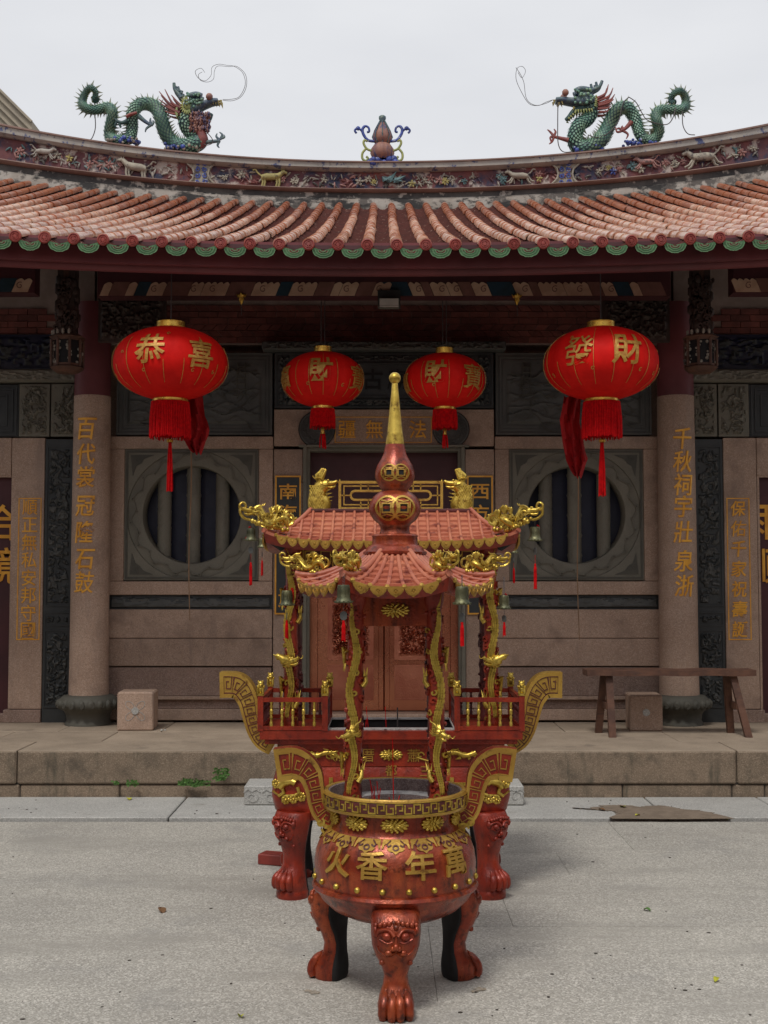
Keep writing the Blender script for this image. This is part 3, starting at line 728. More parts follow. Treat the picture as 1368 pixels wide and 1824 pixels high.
# ---- hanging carved posts with lantern shaped pendants
for s in (-1, 1):
    hp = group_part('hanging_post', hall, (s*2.60, 10.05, 0))
    Zh = lambda py: Zp(py, 10.05)
    m = MB().box(-.07, .07, -.07, .07, Zh(600), Zh(480)+.2)
    for q in range(46):
        a = rnd.uniform(PI*.95, PI*2.05); zc = rnd.uniform(Zh(598), Zh(500))
        m.sph((math.cos(a)*.085, math.sin(a)*.085, zc), rnd.uniform(.018, .036), 6, sz=1.6)
    for q in range(26):
        zc = rnd.uniform(Zh(590), Zh(505)); xx = rnd.uniform(-.07, .07); FH = lambda a, b, h: (a, -.095-h, b)
        m.ribbon(curl(xx, zc, rnd.uniform(.02, .035), rnd.uniform(0, 6), .9, rnd.choice((-1, 1)), n=9), .013, FH, -.03, .012)
    m.build('carved_post', 'wood_dark', hp, 60)
    m = MB().tube([(0, -.02, Zh(517)), (0, -.02, Zh(480)+.02)], .055, 14); m.build('post_knob', 'wood_brown', hp, 40)
    m = MB()
    zt, zb = Zh(602), Zh(660)
    m.lathe([(0, zb-.02), (.09, zb-.02), (.12, zb+.0), (.14, zb+.02), (.12, zb+.035), (.12, zb+.05)], 8, a0=PI/8, a1=2*PI+PI/8)
    m.lathe([(.12, zt-.03), (.135, zt-.01), (.15, zt), (.12, zt+.02), (.06, zt+.03)], 8, a0=PI/8, a1=2*PI+PI/8)
    for k in range(8):
        a = 2*PI*k/8+PI/8; x, y = math.cos(a)*.128, math.sin(a)*.128; m.tube([(x, y, zb+.03), (x, y, zt-.02)], .012, 6)
    m.build('pendant_cage', 'wood_brown', hp, 30)
    m = MB().lathe([(.105, zb+.03), (.105, zt-.02)], 8, a0=PI/8, a1=2*PI+PI/8); m.build('cage_back', 'black', hp, 0)
    m = MB()
    for k in range(8):
        a = 2*PI*(k+.5)/8
        for q in range(7): m.sph((math.cos(a)*.112+rnd.uniform(-.02, .02), math.sin(a)*.112, zb+.06+q*.027), rnd.uniform(.01, .018), 6)
    for q in range(5):
        a = PI*1.1+q*.8*.5; m.sph((math.cos(a)*.12, math.sin(a)*.12, zt+.035), .014, 6, sz=1.9)
    m.build('pendant_figures', 'cream', hp, 40, kind='stuff')
# ---- eave beams: painted purlin made of coloured panels
pu = group_part('painted_purlin', hall)
PY = 9.7; za, zb = Zp(527, PY), Zp(500, PY)
def lift(x): return .006*x*x
for (a, b) in ((-5.6, -2.78), (-2.28, 2.28), (2.78, 5.6)):
    m = MB(); off = .03 if abs(a) > 2.5 or b < 0 else 0
    m.box(a, b, PY+.012, PY+.16, za+off-.002, zb+off+.12); m.build('purlin_beam', 'maroon', pu, 0)
    x = a+.02; i = 0
    cols = ['cream_paint', 'brown_paint', 'cream_paint', 'teal_paint', 'cream_paint', 'brown_paint', 'cream_paint']
    while x < b-.08:
        wd = rnd.choice((.07, .10, .13, .2)); cc = cols[i % 7]
        if x+wd > b-.03: wd = b-.03-x
        h_ = zb-za-.012; sl = -.045 if x < 0 else .045
        poly = [(0, 0), (wd-.004, 0)]
        top = []
        nsc = max(1, int(wd/.045))
        for q in range(nsc*6+1):
            t = q/(nsc*6); top.append(((wd-.004)*(1-t), h_-.02+.018*abs(math.sin(t*nsc*PI))))
        if cc != 'cream_paint': top = [(wd-.004, h_), (0, h_)]
        poly = [(p_[0]+p_[1]*sl/h_*-1, p_[1]) for p_ in poly+top]
        m = MB().prism(poly, plane_F(x, PY+.012, za+off+.004), -.001, .010 if cc == 'cream_paint' else .006)
        if cc == 'cream_paint' and wd > .09:
            m.cur = 1; m.ribbon(curl(wd*.5, h_*.45, .03, 1, 1.1), .006, plane_F(x, PY+.012, za+off+.004), .008, .013)
            m.build('painted_swirl', ['cream_paint', 'brown_paint'], pu, 0)
        else: m.build('painted_swirl', cc, pu, 0)
        x += wd; i += 1
# fascia boards, soffit
def sweep(name, mat, prof, parent, x0=-5.9, x1=5.9, n=40, lf=lambda x: .009*x*x, kx=None, smooth=30):
    """closed (y,z) profile swept along x and lifted by lf(x)"""
    m = MB(); v = []; q = len(kx(x0)) if kx else len(prof)
    for i in range(n+1):
        x = x0+(x1-x0)*i/n
        for y, z in (kx(x) if kx else prof): v.append((x, y, z+(lf(x) if lf else 0)))
    f = [(i*q+k, i*q+(k+1) % q, (i+1)*q+(k+1) % q, (i+1)*q+k) for i in range(n) for k in range(q)]
    f += [tuple(range(q)), tuple(range(n*q+q-1, n*q-1, -1))]
    return m.add(v, f).build(name, mat, parent, smooth)
z1, z2, z3 = Zp(440, 8.86), Zp(477, 8.86), Zp(503, 9.02)
sweep('eave_board', 'fascia', [(8.86, z2), (8.90, z2), (8.90, z1+.03), (8.86, z1+.03)], hall)
sweep('eave_purlin', 'fascia', [(8.98+.045*math.cos(a), (z3+z2)/2+.05+ (z2-z3)*.75*math.sin(a)) for a in [2*PI*k/12 for k in range(12)]], hall)
sweep('soffit', 'maroon', [(8.80, 3.99), (11.1, 4.62), (11.1, 4.66), (8.80, 4.02)], hall)
# ================================================================ ROOF
roof = group_part('roof', hall)
EY, RY = 8.7, 14.7
def ridge_b(x): return Zp(362, RY)+.0125*abs(x)**2.1+0.0
def eave_z(x): return 4.00+.009*x*x
def roof_z(x, t): # t 0 at the eave, 1 at the ridge
    return eave_z(x)+(ridge_b(x)-.03-eave_z(x))*(.88*t+.12*t*t)
def RP(x, t, h=0): return (x, EY+(RY-EY)*t, roof_z(x, t)+h)
pitch = .2095
m = MB().grid(50, 16, lambda u, v: RP(-6+12*u, v, -.05)); m.build('roof_deck', 'pan', roof, 60)
m = MB().box(-6, 6, 14.75, 14.95, 3, 6.05); m.build('rear_wall', 'granite', roof, 0)
NC = 27
cols_x = [(i+.5)*pitch-.015 for i in range(-NC, NC)]
# pan tiles between the barrels: thousands of thin overlapping edges
m = MB()
npan = 96
for x in cols_x:
    xc = x+pitch/2
    for j in range(npan):
        t0 = j/npan; t1 = min(1, (j+1.25)/npan); w_ = .072; jj = rnd.uniform(-.003, .003); e = rnd.uniform(0, .004)
        v = []
        for (t, hh) in ((t0, .012+e), (t1, -.002+e), (t0, -.006+e)):
            for q in (-1, -.35, .35, 1):
                xx = xc+q*w_+jj; y_, z_ = EY+(RY-EY)*t, roof_z(xc, t)
                v.append((xx, y_, z_-.062+.040*q*q+hh))
        m.add(v, [(0,1,5,4),(1,2,6,5),(2,3,7,6),(8,9,1,0),(9,10,2,1),(10,11,3,2)])
m.build('pan_tiles', 'pan', roof, 0, kind='stuff')
# barrel tiles
def barrel(L_, r0, r1):
    m = MB(); n = 8; v = []
    for y, r in ((0, r0), (L_, r1)):
        for k in range(n+1):
            a = PI*k/n*1.1-PI*.05; v.append((math.cos(a)*r, y, math.sin(a)*r))
    f = [(k, k+1, n+2+k, n+1+k) for k in range(n)]
    o = len(v)
    for k in range(n+1):
        a = PI*k/n*1.1-PI*.05; v.append((math.cos(a)*(r0-.012), 0, math.sin(a)*(r0-.012)))
    f += [(k, o+k, o+k+1, k+1) for k in range(n)]
    return m.add(v, [tuple(reversed(q)) for q in f])
NS = 24
bar_mb = barrel(1.0, .0455, .038)
bar_me = bar_mb.mesh('roof_tile', 'tile', 50); bar_me2 = bar_mb.mesh('roof_tile_upper', 'tile_top', 50)
mid = MB(); midt = MB()
for ci, x in enumerate(cols_x):
    ts = [0]+sorted(min(.995, max(.005, (j+rnd.uniform(-.12, .12))/NS)) for j in range(1, NS))+[1.0]
    for j in range(NS):
        a = Vector(RP(x, ts[j])); b = Vector(RP(x, ts[j+1])); L_ = (b-a).length
        rotx = math.atan2(b.z-a.z, b.y-a.y); dx = rnd.uniform(-.0045, .0045); rz = rnd.uniform(-.03, .03)
        if j < 6 and abs(x) < 5.1:
            o = link('roof_tile', bar_me, roof, (a.x+dx, a.y, a.z), (rotx, 0, rz)); o.scale = (1+rnd.uniform(-.03, .03), L_*1.04, 1)
        else:
            mt = Matrix.Translation((a.x+dx, a.y, a.z)) @ Euler((rotx, 0, rz)).to_matrix().to_4x4() @ Matrix.Diagonal((1, L_*1.04, 1, 1))
            (midt if (j > 13+ (ci*7 % 4)) else mid).merge(bar_mb, mt)
mid.build('barrel_tiles', 'tile', roof, 50, kind='stuff'); midt.build('upper_barrel_tiles', 'tile_top', roof, 50, kind='stuff')
# round end discs
m = MB(); r = .0435
m.lathe([(r, .012), (r, -.006), (r-.008, -.012), (r-.010, -.006), (r-.016, -.005), (r-.018, -.010), (r-.022, -.010), (r-.024, -.004), (.016, -.004), (.012, -.010), (0, -.011)], 20)
m.v = [(a, c_, -b) for a, b, c_ in m.v]
F = lambda s_, t, h: (s_, -.005-h, t)
for q in range(5): m.ribbon(curl(math.cos(q*2.1)*.014, math.sin(q*2.1)*.014, .012, q, .7, n=5), .004, F, 0, .006)
disc_me = m.mesh('eave_disc', 'tile_red', 30)
# green leaf shaped drip tiles
def leafpoly(w_, h_, n=8):
    o = []
    for k in range(n+1):
        a = k/n; x = -w_+2*w_*a; e = abs(2*a-1)
        z = -h_*(1-e**2.6)**.62*(1-.05*math.cos(a*PI*8)) - (h_*.10 if abs(a-.5) < .01 else 0)
        o.append((x, z))
    return o+[(w_*.9, .012), (0, -.006), (-w_*.9, .012)]
F = lambda s_, t, h: (s_, -h, t)
mg = MB(); mg.prism(leafpoly(.080, .058, 16)[::1], F, 0, .012)
drip_me = mg.mesh('drip_tile', 'drip_green', 0)
ml = MB()
for sc_ in (1.0, .74, .5, .27):
    pl = leafpoly(.078*sc_, .055*sc_, 16)[:-3]; ml.ribbon([(a, b-.002) for a, b in pl], .0045, F, .011, .016)
dripl_me = ml.mesh('drip_relief', 'drip_light', 0)
for x in cols_x:
    a = RP(x, 0)
    o = link('eave_disc', disc_me, roof, (a[0], a[1]-.004, a[2]-.004), (R(-4)+rnd.uniform(-.06, .06), rnd.uniform(-3, 3), rnd.uniform(-.05, .05)))
    xc = x+pitch/2; a = RP(xc, 0)
    o = link('drip_tile', drip_me, roof, (xc, a[1]+.01, a[2]-.035), (R(14), rnd.uniform(-.04, .04), 0))
    link('drip_relief', dripl_me, roof, (xc, a[1]+.01, a[2]-.035), o.rotation_euler)
# ---- ridge wall with its modelled frieze
def hgt(x): return .525+.0070*x*x
def kprof(parts):
    def f(x):
        H_ = hgt(x)/.525; b = ridge_b(x)-.02
        return [(RY+y, b+z*H_) for y, z in parts]
    return f
rg = group_part('ridge', hall)
sweep('ridge_base', 'plaster', [], rg, lf=None, n=60, kx=kprof([(0, -.1), (0, .07), (.02, .075), (.02, .09), (.25, .09), (.25, -.1)]))
sweep('dark_course', 'plaster_black', [], rg, lf=None, n=60, kx=kprof([(.03, .08), (.03, .16), (.25, .16), (.25, .08)]))
sweep('ridge_lip', 'cap_red', [], rg, lf=None, n=60, kx=kprof([(-.03, .165), (-.05, .18), (-.02, .195), (.25, .195), (.25, .16), (.0, .155)]))
sweep('frieze_field', 'frieze', [], rg, lf=None, n=60, kx=kprof([(.05, .19), (.05, .425), (.25, .425), (.25, .19)]))
sweep('ridge_cap', 'cap', [], rg, lf=None, n=60, kx=kprof([(.0, .415), (-.05, .44), (-.055, .50), (.25, .50), (.25, .415)]))
sweep('cap_edge', 'cap_red', [], rg, lf=None, n=60, kx=kprof([(-.075, .50), (-.075, .515), (-.04, .525), (.27, .525), (.27, .50)]))
def FR(x, v=.5, h=0):
    H_ = hgt(x)/.525; return (x, RY+.05-h, ridge_b(x)-.02+(.195+v*.22)*H_)
def ridge_top(x): return ridge_b(x)-.02+hgt(x)
def rx(px): return (px-684)*RY/FPX
def flower(mb_mat, x, v, r, petals=6, leaves=0):
    m = MB(); F = FR(x, v)
    for k in range(petals):
        a = 2*PI*k/petals+rnd.random()*.4; q = Euler((0, -a, 0)).to_matrix()
        m.sph((F[0]+math.cos(a)*r*.6, F[1]-.02, F[2]+math.sin(a)*r*.6), r*.52, 6, sx=1, sy=.4, sz=.55, rot=q)
    m.sph((F[0], F[1]-.035, F[2]), r*.3, 6)
    m.build('plaster_flower', mb_mat, rg, 60)
def leafy(x, v, n, mat, sp=.16):
    m = MB()
    for k in range(n):
        xx = x+rnd.uniform(-sp, sp); vv = v+rnd.uniform(-.3, .3); F = FR(xx, min(.95, max(.05, vv))); a = rnd.uniform(0, 6.3)
        m.sph((F[0], F[1]-.01, F[2]), rnd.uniform(.018, .034), 6, sx=1.5, sy=.5, sz=.45, rot=Euler((0, a, 0)).to_matrix())
    m.build('plaster_leaves', mat, rg, 60)
spots = [(22,.5,'pinkc'),(90,.6,'cream'),(112,.55,'yellowc'),(150,.4,'pinkc'),(185,.5,'pinkc'),(205,.6,'pinkc'),(395,.4,'cream'),(425,.6,'cream'),(500,.5,'pinkc'),(520,.4,'cream'),
         (575,.5,'cream'),(640,.45,'cream'),(655,.6,'cream'),(665,.45,'yellowc'),(735,.35,'yellowc'),(757,.5,'cream'),(768,.65,'pinkc'),(784,.5,'pinkc'),(795,.45,'yellowc'),(830,.4,'tealc'),
         (893,.6,'tealc'),(900,.4,'tealc'),(965,.6,'pinkc'),(966,.35,'yellowc'),(1075,.5,'cream'),(1092,.62,'yellowc'),(1100,.42,'bluec'),(1112,.5,'pinkc'),(1135,.6,'tealc'),(1150,.4,'cream'),(1195,.55,'pinkc'),(1212,.5,'cream'),(1228,.5,'pinkc'),(1335,.5,'pinkc'),(1355,.6,'cream')]
for px, v, mt in spots:
    flower(mt, rx(px), v, rnd.uniform(.035, .058), rnd.choice((5, 6, 7)))
for px in range(8, 1368, 22):
    leafy(rx(px+rnd.uniform(-12, 12)), .5, rnd.randint(5, 10), rnd.choice(('cream', 'plaster', 'pinkc', 'frieze', 'frieze', 'plaster', 'tealc')))
# plaster creatures
def beast(name, px, v, s, mat, fl=1, pose='stand'):
    x = rx(px); m = MB()
    def Q(a, b, h=.04): F = FR(x+a*fl*s, v); return (x+a*fl*s, RY+.05-h, F[2]+b*s)
    m.tube([Q(-.12, 0), Q(-.05, .01), Q(.05, .015), Q(.12, .03)], [.035*s, .05*s, .048*s, .04*s], 8)
    m.tube([Q(.11, .03), Q(.16, .075), Q(.19, .085)], [.035*s, .03*s, .02*s], 7); m.tube([Q(.17, .085), Q(.225, .07)], [.03*s, .016*s], 7)
    m.cone(Q(.16, .10), Q(.15, .145), .012*s); m.cone(Q(.18, .10), Q(.19, .14), .012*s)
    legs = ((-.11, -.12), (-.08, -.12), (.08, -.12), (.115, -.12)) if pose == 'stand' else ((-.12, -.07, -.22), (-.1, -.09, -.17), (.1, -.06, .2), (.09, -.08, .16))
    for lg in legs:
        if pose == 'stand': m.tube([Q(lg[0], 0), Q(lg[0]+.01, -.06), Q(lg[0], lg[1])], [.022*s, .014*s, .016*s], 6)
        else: m.tube([Q(lg[0], 0), Q((lg[0]+lg[2])/2, lg[1]), Q(lg[2], lg[1]-.02)], [.022*s, .014*s, .012*s], 6)
    m.tube(spline([Q(-.12, .02), Q(-.17, .06), Q(-.2, .1), Q(-.24, .09)], 4), [.012*s]*13, 5)
    m.build(name, mat, rg, 60)
beast('plaster_ox', 235, .45, 1.0, 'cream', -1); beast('plaster_lion', 478, .5, .9, 'yellowc', 1); beast('plaster_hound', 1262, .5, 1.1, 'cream', -1, 'run')
beast('plaster_deer', 930, .5, .8, 'cream', -1, 'run'); beast('plaster_bird', 66, .62, .7, 'plaster', 1, 'run'); beast('plaster_bird', 1160, .65, .7, 'pinkc', -1, 'run')
m = MB()
for q in range(9):
    F = FR(rx(700)+rnd.uniform(-.1, .1), .5); m.cone((F[0], F[1]-.03, F[2]), (F[0]+rnd.uniform(-.12, .12), F[1]-.05, F[2]+rnd.uniform(-.05, .14)), .035, 5)
m.build('plaster_phoenix', 'tealc', rg, 60)
for px in (352, 1013):  # blue and white scroll knots
    x = rx(px); m = MB()
    G = lambda s_, t, h: (x+s_, FR(x)[1]-h, FR(x, .5)[2]+t)
    hh = .12*hgt(x)/.525
    for s in (-1, 1):
        m.tube([G(s*.17, -hh, .02), G(s*.10, -hh*.5, .03), G(s*.085, 0, .03), G(s*.10, hh*.5, .03), G(s*.17, hh, .02)], .012, 6)
    m.prism([(-.15, -hh), (.15, -hh), (.09, 0), (.15, hh), (-.15, hh), (-.09, 0)], G, 0, .012); m.build('scroll_knot', 'cream', rg, 30)
    m = MB()
    for q in range(4):
        for s in (-1, 1): m.ribbon(curl(s*.045, -hh+.03+q*hh*.6, .032, q, 1.2, s), .014, G, .01, .024)
    m.build('scroll_curls', 'bluec', rg, 0)
SIDE = 1
# ---- ridge statues
def ridge_dragon(name, label, path, rads, ox, oy, sc_, head, dirn, red_leg, legs, base_spots, whisk, spine_rng, wires, Y=14.75):
    """path etc. in picture pixels of the photo, carried onto the ridge plane; given real thickness"""
    root = thing(name, label, 'dragon statue', P(ox+head[0]/sc_, 270, Y), group='dragons on the roof ridge')
    base = Vector(root.location)
    def W(a, b, dy=0): return P(ox+a/sc_, oy+b/sc_, Y)+Vector((0, dy, 0))-base
    kk = Y/FPX/sc_  # metres per drawing unit
    wob = [.03*math.sin(i*1.7) for i in range(len(path))]
    pts = spline([W(a, b, wob[i]) for i, (a, b) in enumerate(path)], 10)
    rr = []
    for i in range(len(pts)):
        t = i/10; j = min(int(t), len(rads)-2); rr.append((rads[j]+(rads[j+1]-rads[j])*(t-j))*kk)
    m = MB(); m.tube(pts, rr, 14, up=(0, 1, 0)); m.build('body', 'dgreen', root, 60)
    # overlapping body scales
    ms = MB(); msp = MB(); mbel = MB()
    acc = 0; row = 0
    for i in range(2, len(pts)-2):
        acc += (pts[i]-pts[i-1]).length
        if acc < min(.026, rr[i]*.36)*.95: continue
        acc = 0; row += 1
        t = (pts[i+1]-pts[i-1]).normalized(); side = Vector((0, 1, 0)); nrm = t.cross(side).normalized()
        for k in range(7):
            a = (k+.5*(row % 2))*PI/6.5-PI*.04
            dv = nrm*math.cos(a)-side*math.sin(a)
            q = pts[i]+dv*rr[i]*1.0; wv = t.cross(dv).normalized()
            s_ = min(.026, rr[i]*.36)
            ms.add([q+t*s_*.7-dv*.002, q+wv*s_*.52-t*s_*.1+dv*.008, q+wv*s_*.34-t*s_*.6+dv*.012, q-t*s_*.8+dv*.014, q-wv*s_*.34-t*s_*.6+dv*.012, q-wv*s_*.52-t*s_*.1+dv*.008], [(0, 1, 2, 3, 4, 5)])
    ms.build('scales', 'dscale', root, 0, kind='stuff')
    acc = 1
    for i in range(spine_rng[0], spine_rng[1]):
        acc += (pts[i]-pts[i-1]).length
        if acc < .034: continue
        acc = 0
        t = (pts[min(i+1, len(pts)-1)]-pts[i-1]).normalized(); nrm = t.cross(Vector((0, 1, 0))).normalized()*dirn
        sd = nrm*SIDE
        for sub in (0,):
            p = pts[i]+(pts[min(i+1, len(pts)-1)]-pts[i])*sub; r_ = rr[i]
            for sg_ in ((1,) if i > 92 else ((1, -1) if i > 70 else (-1,))): msp.cone(p+sd*sg_*r_*.9, p+sd*sg_*(r_+.068+.014*math.sin(i*2.1+sub*3))-t*.02, .0155, 4)
        mbel.sph(pts[i]+sd*rr[i]*.96, .016, 5)
    msp.build('back_spines', 'dspine', root, 0, kind='stuff'); mbel.build('spine_band', 'dyellow', root, 60)
    return root, W, kk
# left dragon ------------------------------------------------------------
Lp = [(232,222),(215,195),(235,160),(200,128),(150,150),(118,215),(135,280),(190,305),(260,290),(330,275),(372,335),(350,420),(335,490),(370,545),(450,555),(510,520),(525,440),(530,350),(575,275),(650,245),(725,285),(768,385),(795,480),(850,560),(940,600),(1040,590),(1075,540),(1010,480),(960,420),(985,350)]
Lr = [30,22,20,24,27,30,33,36,38,40,42,42,42,42,42,44,46,48,50,52,54,56,58,60,62,66,68,62,56,62]
dr, W, kk = ridge_dragon('dragon_statue', 'green scaled dragon statue facing right on the left half of the roof ridge', Lp, Lr, 120, 130, 4.56, (1100, 600), 1, 0, 0, 0, 0, (4, 262), 0)
def T(m, pts, rad, n=7, dy=0, sp=4, W=None, kk=0):
    q = spline([W(a, b, dy) for a, b in pts], sp); rs = [interp([(i*sp, r_) for i, r_ in enumerate(rad)], j)*kk for j in range(len(q))] if hasattr(rad, '__len__') else rad*kk
    m.tube(q, rs, n)
def build_head(dr, W, kk, jaw_up, jaw_low, skull, brow, horn, mane, eye, beard, teeth, open_=True):
    m = MB(); K = dict(W=W, kk=kk)
    for dy in (-.045, .045): T(m, jaw_up, [44, 38, 28, 24, 20][:len(jaw_up)], dy=dy, **K)
    T(m, jaw_up, [58, 50, 38, 30, 22][:len(jaw_up)], 10, **K)
    T(m, skull, [50, 60, 46][:len(skull)], 10, **K)
    T(m, brow, [26]*len(brow), 8, dy=-.06, **K); T(m, brow, [26]*len(brow), 8, dy=.06, **K)
    m.build('head', 'dblue', dr, 60)
    m = MB(); T(m, jaw_low, [40, 34, 28, 22, 16][:len(jaw_low)], 9, **K); m.build('lower_jaw', 'dgreen', dr, 60)
    m = MB()
    for dy in (-.05, .05): T(m, horn[0], [22, 18, 15, 13], 7, dy=dy, **K); [T(m, h, [13, 11, 9][:len(h)], 6, dy=dy, **K) for h in horn[1:]]
    m.build('antlers', 'dblue', dr, 60)
    m = MB()
    for i, st_ in enumerate(mane):
        for dy in (-.07, .05): T(m, st_, [15, 10, 3], 5, dy=dy+(i % 3)*.012, **K)
    m.build('mane', 'dred', dr, 60)
    m = MB()
    for dy in (-.075, .075): m = MB(); m.sph(W(eye[0], eye[1], dy), 30*kk, 10); m.build('eye', 'gourd', dr, 60)
    m = MB()
    for (a, b), (c_, d_) in teeth:
        for dy in (-.05, .03): m.cone(W(a, b, dy), W(c_, d_, dy), 13*kk, 5)
    m.build('teeth', 'yellowc', dr, 40)
    m = MB()
    for (a, b), (c_, d_) in beard:
        for dy in (-.07, 0, .06): m.cone(W(a, b, dy), W(c_, d_, dy*1.2), 11*kk, 4)
    m.build('beard', 'dyellow', dr, 0)
def claw(dr, W, kk, arm, tips, mat='dblue', dy=-.06):
    m = MB(); T(m, arm, [22, 16, 13][:len(arm)] if len(arm) <= 3 else [22, 18, 15, 12], 7, dy=dy, W=W, kk=kk)
    for t in tips: T(m, t, [13, 10, 4], 5, dy=dy, W=W, kk=kk)
    m.build('leg', mat, dr, 60)
def cloudbase(dr, W, kk, spots, mats=('bluec', 'cream')):
    for (x0, x1, y) in spots:
        for mi, mt in enumerate(mats):
            m = MB()
            n = int((x1-x0)/9)
            for k in range(n):
                m.sph(W(x0+(x1-x0)*(k+.5)/n, y+rnd.uniform(-20, 16)+mi*12, rnd.uniform(-.1, .06)-mi*.02), rnd.uniform(12, 24)*kk*(1-.25*mi), 7)
            m.build('cloud_base', mt, dr, 60, kind='stuff')
K = dict(W=W, kk=kk)
build_head(dr, W, kk, [(960,290),(1030,300),(1100,268),(1175,240),(1225,236)], [(1020,370),(1090,400),(1140,380),(1165,330)], [(960,330),(1000,270),(1060,230)],
    [(990,205),(1050,190),(1095,205)], [[(930,215),(905,180),(878,145),(872,95)], [(915,165),(905,125)], [(930,180),(938,158)]],
    [[(930,300),(860,260),(800,150)], [(930,310),(840,265),(752,165)], [(920,330),(840,290),(748,225)], [(920,340),(850,310),(770,270)], [(930,350),(860,345),(790,320)], [(940,290),(890,240),(850,190)]],
    (1160,212), [((900,300+k*12), (880+k*3, 340+k*9)) for k in range(6)]+[((930+k*14, 350+k*3), (925+k*14, 392)) for k in range(5)], [((1190+i*22, 238), (1188+i*22, 272)) for i in range(3)]+[((1248, 235), (1262, 285))])
m = MB()
for k in range(150):
    a_, b_ = rnd.uniform(1000, 1165), rnd.uniform(330, 480); q_ = rnd.uniform(-.11, -.03); m.tube([W(a_, b_, q_), W(a_+rnd.uniform(-8, 18), b_+14, q_-.015), W(a_+rnd.uniform(-12, 12), b_+34, q_)], [9*kk, 10*kk, 3*kk], 5)
m.sph(W(1080, 400, 0), 80*kk, 10, sy=1); m.build('mane_beard', 'gourd', dr, 60)
m = MB()
for k in range(13):
    a = PI*.35+k*.30; x, y = 985+math.cos(a)*34, 290+math.sin(a)*46
    for dy in (-.115, .09): m.cone(W(x, y, dy), W(985+math.cos(a)*66, 290+math.sin(a)*84, dy*1.15), 11*kk, 5)
m.sph(W(985, 290, -.09), 34*kk, 8, sz=1.3, sy=.5); m.build('cheek_fan', 'dyellow', dr, 60)
m = MB()
for k in range(26): m.sph(W(rnd.uniform(960, 1110), rnd.uniform(195, 300), rnd.uniform(-.13, -.09)), rnd.uniform(9, 16)*kk, 6)
m.build('brow_scales', 'dscale', dr, 60, kind='stuff')
m = MB(); T(m, [(1085,480),(1105,560),(1080,625)], [40, 48, 20], 10, dy=-.05, **K); m.build('red_belly', 'dred', dr, 60)
claw(dr, W, kk, [(1100,580),(1180,572),(1245,565)], [[(1240,565),(1225,600),(1240,622)], [(1245,560),(1215,530),(1222,505)], [(1245,555),(1262,515),(1240,495)], [(1250,545),(1280,535),(1275,515)]])
claw(dr, W, kk, [(585,365),(640,410),(690,440)], [[(690,435),(650,465),(640,495)], [(690,435),(680,400),(685,380)], [(690,440),(705,420),(700,400)]])
claw(dr, W, kk, [(500,405),(450,420),(400,400)], [[(410,400),(385,380),(370,395)], [(430,425),(440,450),(440,460)], [(410,410),(395,440),(410,460)]], 'dgreen')
cloudbase(dr, W, kk, [(340, 590, 560), (800, 1080, 615)])
m = MB()
for pts in ([(1262,215),(1330,208),(1395,180),(1440,80),(1420,-20),(1350,-80),(1290,-95),(1215,-110),(1160,-90),(1150,-30),(1100,10),(1040,-20),(1015,-80),(1060,-110),(1090,-80)],
            [(1262,222),(1340,220),(1410,180),(1450,90),(1440,-10),(1370,-80),(1300,-85),(1210,-95),(1180,-60),(1170,0),(1120,20),(1060,0),(1040,-50),(1070,-80)]):
    m.tube(spline([W(a, b, .02*i) for i, (a, b) in enumerate(pts)], 5), .0032, 4)
m.tube(spline([W(222,320), W(228,440), W(205,520), W(180,548)], 4), .006, 4)
m.tube(spline([W(1130,490,-.08), W(1180,550,-.1), W(1190,590,-.1), W(1140,610,-.1), W(1095,580,-.08)], 4), .005, 4)
m.build('whisker_wires', 'wire', dr, 0)
m = MB(); T(m, [(492,385),(530,365),(580,350)], [14,14,12], 6, dy=-.11, **K); m.build('red_belt', 'dred', dr, 60)
# right dragon -------------------------------------------------------------
Rp = [(1135,255),(1112,225),(1125,180),(1175,160),(1225,185),(1240,250),(1205,310),(1130,315),(1045,300),(985,340),(985,420),(1010,490),(975,550),(900,570),(845,530),(828,450),(800,360),(735,295),(655,320),(600,410),(560,500),(510,575),(420,630),(330,610),(300,540),(330,450),(400,400),(440,340),(420,270)]
Rr = [30,22,24,27,30,33,36,38,40,42,42,42,42,42,44,48,52,54,56,58,60,64,68,68,64,60,56,56,60]
dr, W, kk = ridge_dragon('dragon_statue', 'green scaled dragon statue facing left with open jaws, right half of the roof ridge', Rp, Rr, 960, 130, 4.717, (300, 620), -1, 0, 0, 0, 0, (4, 252), 0)
K = dict(W=W, kk=kk)
build_head(dr, W, kk, [(430,240),(360,250),(270,245),(200,235),(140,235)], [(430,310),(360,300),(300,320),(255,370),(225,395)], [(430,270),(400,200),(330,185)],
    [(420,160),(350,150),(300,170)], [[(410,170),(460,150),(505,125),(525,80)], [(440,150),(430,108)], [(482,135),(473,90)]],
    [[(480,230),(550,190),(575,115)], [(480,250),(580,210),(615,140)], [(490,270),(590,240),(632,190)], [(490,290),(570,270),(620,240)], [(490,315),(560,310),(600,290)], [(500,340),(560,335),(590,310)]],
    (215,185), [((470-k*2, 210+k*16), (485, 225+k*16)) for k in range(6)]+[((300+k*22, 330-k*2), (300+k*24, 368-k*3)) for k in range(7)]+[((240+k*18, 395-k*16), (262+k*14, 405-k*14)) for k in range(4)], [((180, 235), (200, 285)), ((205, 240), (185, 262)), ((125, 240), (120, 275)), ((160, 262), (165, 292)), ((290, 300), (280, 330))])
m = MB()
for k in range(22): m.sph(W(rnd.uniform(290, 450), rnd.uniform(160, 290), rnd.uniform(-.13, -.09)), rnd.uniform(9, 15)*kk, 6)
m.build('brow_scales', 'dscale', dr, 60, kind='stuff')
claw(dr, W, kk, [(240,580),(180,565),(120,550)], [[(120,550),(105,590),(80,612)], [(120,545),(90,510),(65,490)], [(120,540),(135,510),(120,485)], [(110,545),(90,560),(100,600)]], 'dred')
